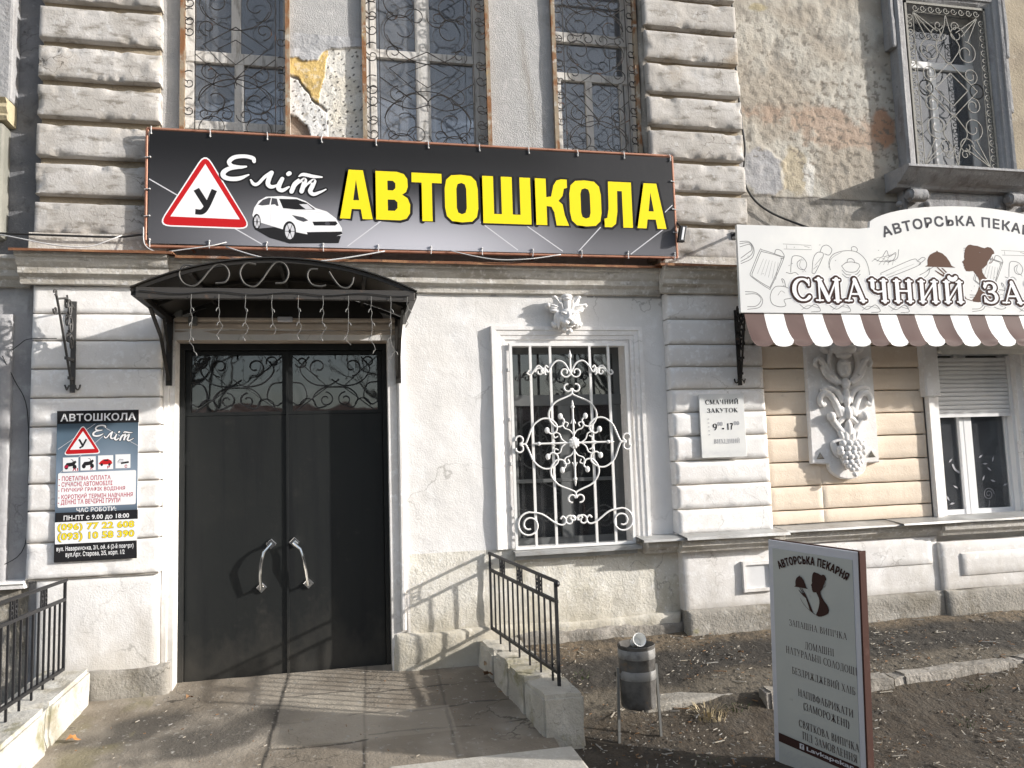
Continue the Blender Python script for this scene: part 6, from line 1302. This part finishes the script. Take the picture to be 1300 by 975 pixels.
def flat_leaf(x, y, z, s, a, m, label):
    b = MB(); o = [(0, 0), (.3, .28), (.45, .18), (.62, .38), (.72, .15), (1, 0), (.72, -.17), (.6, -.36), (.42, -.16), (.28, -.3)]
    vs = [Vector((p-.5, q, .18*math.sin(p*5)+.25*abs(q)))*s for p, q in o]; c = Vector((0, 0, .1*s)); R_2 = Matrix.Rotation(a, 3, 'Z') @ Matrix.Rotation(.25, 3, 'X'); vs = [R_2 @ v+Vector((x, y, z+.012)) for v in vs+[c]]
    b.add(vs, [(i, (i+1) % 10, 10) for i in range(10)]); return tag(b.build('dry_leaf', m), label, 'leaf')
flat_leaf(-1.637, -.735, land_z(-1.6, -.735)+.01, .085, .3, mat('orange_leaf', (.45, .20, .06), .8), 'curled orange leaf by the foot of the whitewashed wall')
flat_leaf(-1.07, -.25, land_z(-1.08, -.25)+.02, .075, 1.2, M['leaf'], 'crumpled brown leaf in front of the door')
flat_leaf(.985, -.33, land_z(.99, -.33)+.02, .11, 2.0, M['leaf'], 'large brown leaf against the mossy low wall')
for (x, y, s, a_, lb) in ((1.95, -.62, .05, .4, 'small brown leaf on the dark soil behind the litter bin'), (2.9, -.5, .06, 1.9, 'brown leaf below the stone base, left of the pavement board'), (4.6, -1.45, .06, .9, 'brown leaf on the bare soil near the lower right corner'), (4.1, -.62, .05, 2.6, 'brown leaf on the earth bank right of the pavement board')): flat_leaf(x, y, ground_z(x, y)+.01, s, a_, M['leaf'], lb)
flat_leaf(1.00, -.22, land_z(.99, -.22)+.05, .09, .8, mat('pale_leaf', (.38, .28, .18), .8), 'pale upright leaf in the corner by the railing')
b = MB(); rnd = random.Random(9)
def bit(x, y, z, s, el):
    a = rnd.uniform(0, 6.28); c, s_ = math.cos(a), math.sin(a); t = rnd.uniform(-.4, .4); l, w2 = s*el, s*.35
    vs = []
    for p, q, h in ((-l, -w2, 0), (l, -w2*.7, t*s), (l*.8, w2, t*s), (-l*.9, w2*.8, 0)): vs.append((x+c*p-s_*q, y+s_*p+c*q, z+.004+h+abs(q)*.3))
    vs += [(a_, b_, c_+.004) for a_, b_, c_ in vs]
    b.add(vs, [(0, 3, 2, 1), (4, 5, 6, 7), (0, 1, 5, 4), (1, 2, 6, 5), (2, 3, 7, 6), (3, 0, 4, 7)], rnd.choice((0, 0, 0, 1, 2)))
for i in range(7000):
    x = rnd.uniform(1.35, 7.0); y = rnd.uniform(-2.6, -.12)
    if fbm(x, y, 4, 1.8, 3) < -.05 and rnd.random() < .75: continue
    s = rnd.uniform(.0025, .007) if rnd.random() < .86 else rnd.uniform(.007, .014)
    bit(x, y, ground_z(x, y)+.004+.010*fbm(x, y, 2, 3.2, 4)+.006*nz(x, y, 1, 14), s, rnd.choice((1, 1.2, 1.6, 3 if s < .007 else 4)))
for i in range(170):
    x = rnd.uniform(-1.7, 1.1); y = rnd.uniform(-1.5, .1); bit(x, y, land_z(x, y)+.003, rnd.uniform(.002, .006), rnd.choice((1, 1.5, 3)))
tag(b.build('litter', [M['debris'], M['leaf'], mat('grey_grit', (.3, .29, .27), .9)]), kind='stuff')
# ================================================================== FLOWER POTS IN THE BAKERY WINDOW
for (x, s, lb, pl) in ((5.40, .05, 'small white pot at the left end of the bakery window sill', 0), (5.48, .055, 'ribbed white pot beside the window mullion', 0), (5.75, .07, 'white flower pot just right of the window mullion', 1), (5.90, .075, 'white pot holding the tallest plant with pale flowers', 2), (6.0, .06, 'white pot at the right end of the bakery window sill', 1)):
    t = thing('flower_pot', lb, 'flower pot', (x, .20, .955), 'flower pots in the bakery window'); b = MB(); b.lathe([(0, 0), (s*.62, 0), (s*.9, s*1.5), (s, s*1.5), (s, s*1.75), (s*.85, s*1.75), (s*.8, s*1.5), (0, s*1.4)], 0, 0, 20); b.build('pot', M['paper'], t, smooth=True, ang=40, local=True)
    if pl:
        b = MB(); rnd = random.Random(int(x*100))
        for i in range(40):
            a = rnd.uniform(0, 6.28); l = rnd.uniform(.08, .13*pl+.04); p = Vector((math.cos(a)*l*.45, math.sin(a)*l*.35, s*1.5+l)); q = Vector((-math.sin(a), math.cos(a), .3))*.012; b.tube([(0, 0, s*1.4), p*.6+Vector((0, 0, .03)), p], .0012, 3); b.add([p+q, p+Vector((0, 0, .03)), p-q, p-Vector((0, 0, .02))], [(0, 1, 2, 3)], 0)
        b.build('foliage', M['green'], t, local=True)
        b = MB()
        for i in range(12): a = rnd.uniform(0, 6.28); b.ball((math.cos(a)*.06, math.sin(a)*.05, s*1.5+rnd.uniform(.06, .13*pl)), .007, 0, 6)
        b.build('blossoms', M['paper'], t, local=True)
# ================================================================== CABLES
def cable(label, pts, r, m): b = MB(); b.tube(smooth(pts, 6), r, 6); return tag(b.build('cable', M[m], smooth=True), label, 'cable')
cable('black cable running down beside the right pilaster to the bakery sign', [(3.44, -.02, 6.6), (3.435, -.02, 5.25), (3.43, -.035, 4.9), (3.46, -.02, 4.5), (3.475, -.025, 4.25), (3.45, -.02, 3.98), (3.52, -.03, 3.80), (3.68, -.03, 3.68), (3.90, -.06, 3.58), (4.05, -.2, 3.46)], .010, 'cable')
cable('black cable stretched across the left pilaster below the banner', [(-3.5, -.05, 3.30), (-2.4, -.10, 3.285), (-2.0, -.14, 3.27), (-1.6, -.14, 3.27), (-1.36, -.16, 3.29), (-1.2, -.10, 3.24)], .008, 'cable')
cable('thin white wire drooping under the left end of the banner', [(-1.42, -.17, 3.34), (-1.40, -.20, 3.20), (-1.30, -.22, 3.145), (-1.12, -.22, 3.17), (-.95, -.22, 3.20), (-.85, -.18, 3.24)], .0045, 'cablew')
cable('white wire sagging from the canopy top to the banner pipe', [(-.85, -.2, 3.20), (-.62, -.25, 3.12), (-.40, -.26, 3.085), (-.15, -.25, 3.10), (.10, -.22, 3.15), (.30, -.19, 3.20)], .0055, 'cablew')
cable('white wire hanging below the middle of the banner', [(.80, -.18, 3.22), (1.0, -.21, 3.17), (1.2, -.22, 3.145), (1.45, -.22, 3.16), (1.7, -.18, 3.21)], .0045, 'cablew')
cable('loose white wire lying along the left string course', [(-2.5, -.14, 3.29), (-2.25, -.26, 3.22), (-1.95, -.28, 3.16), (-1.75, -.28, 3.155), (-1.6, -.26, 3.22), (-1.55, -.22, 3.26)], .0045, 'cablew')
cable('thin dark wire dropping down the left corner of the pilaster', [(-2.35, -.03, 2.42), (-2.25, -.05, 2.5), (-2.16, -.12, 2.53), (-1.98, -.14, 2.53)], .003, 'cable')
cable('thin dark wire looping down the grey wall at the left edge', [(-2.35, -.06, 2.42), (-2.28, -.03, 2.25), (-2.2, -.02, 2.05), (-2.18, -.02, 1.6), (-2.19, -.02, 1.1), (-2.35, -.05, .95)], .003, 'cable')
# ================================================================== ACROSS THE STREET (seen only in the panes)
palehouse = mat('pale_house_render', (.42, .42, .40), .9, layers=[(1, (.3, .3, .29), .4, .7)])
for i, (xa, xb, hh, lb) in enumerate(((-60, -27, 9.0, 'long dark house across the street, far left'), (-26, -9, 8.5, 'two storey house across the street opposite the poster'), (-8, 13.5, 3.1, 'single storey house across the street'), (14, 26, 9.0, 'taller house across the street'), (26.5, 62, 10.0, 'long house across the street, far right'))):
    t = thing('street_house', lb, 'house', ((xa+xb)/2, -24, -.3)); b = MB(); b.box(xa, xb, -32, -23.5, -.3, hh); b.build('wall', M['housewall'] if i < 3 else palehouse, t)
    b = MB(); b.profile([(-23.1, hh), (-27.7, hh+(2.6 if hh > 4 else 1.0)), (-32.4, hh), (-32.4, hh-.1), (-23.1, hh-.1)], xa-.3, xb+.3, 1, 0, closed=True); b.build('roof', M['roof'], t)
    x = xa+1.2
    while x < xb-1.5: b = MB(); b.box(x, x+1.0, -23.49, -23.42, 1.0, 2.7); b.build('window', M['dark'], t); x += 2.6
rnd = random.Random(2)
def bare_tree(x, y, h, label):
    t = thing('bare_tree', label, 'tree', (x, y, -.3)); tr = MB(); cr = MB()
    def grow(p, d, l, r, lev):
        n = 3; pts = [p]; q = p
        for i in range(n): d = (d+Vector((rnd.uniform(-.18, .18), rnd.uniform(-.18, .18), rnd.uniform(-.02, .14)))).normalized(); q = q+d*(l/n); pts.append(q)
        (tr if lev == 0 else cr).tube(pts, [lerp(r, r*.6, i/n) for i in range(n+1)], 6 if lev < 2 else 3)
        if lev < 5:
            for k in range(4 if lev == 0 else 3): a = rnd.uniform(0, 6.28); s = rnd.uniform(.5, .95); dd = (d+Vector((math.cos(a)*s, math.sin(a)*s, rnd.uniform(-.1, .35)))).normalized(); grow(pts[-1-(k % 2)], dd, l*rnd.uniform(.55, .8), r*.55, lev+1)
    grow(Vector((x, y, -.3)), Vector((0, 0, 1)), h*.34, .17, 0); tr.build('trunk', M['bark'], t); cr.build('crown', M['bark'], t)
bare_tree(-4.5, -14.5, 8, 'tall bare street tree on the far pavement, left'); bare_tree(2.0, -15.5, 7, 'smaller bare street tree opposite the door'); bare_tree(8.0, -14.5, 8.5, 'spreading bare street tree opposite the bakery')
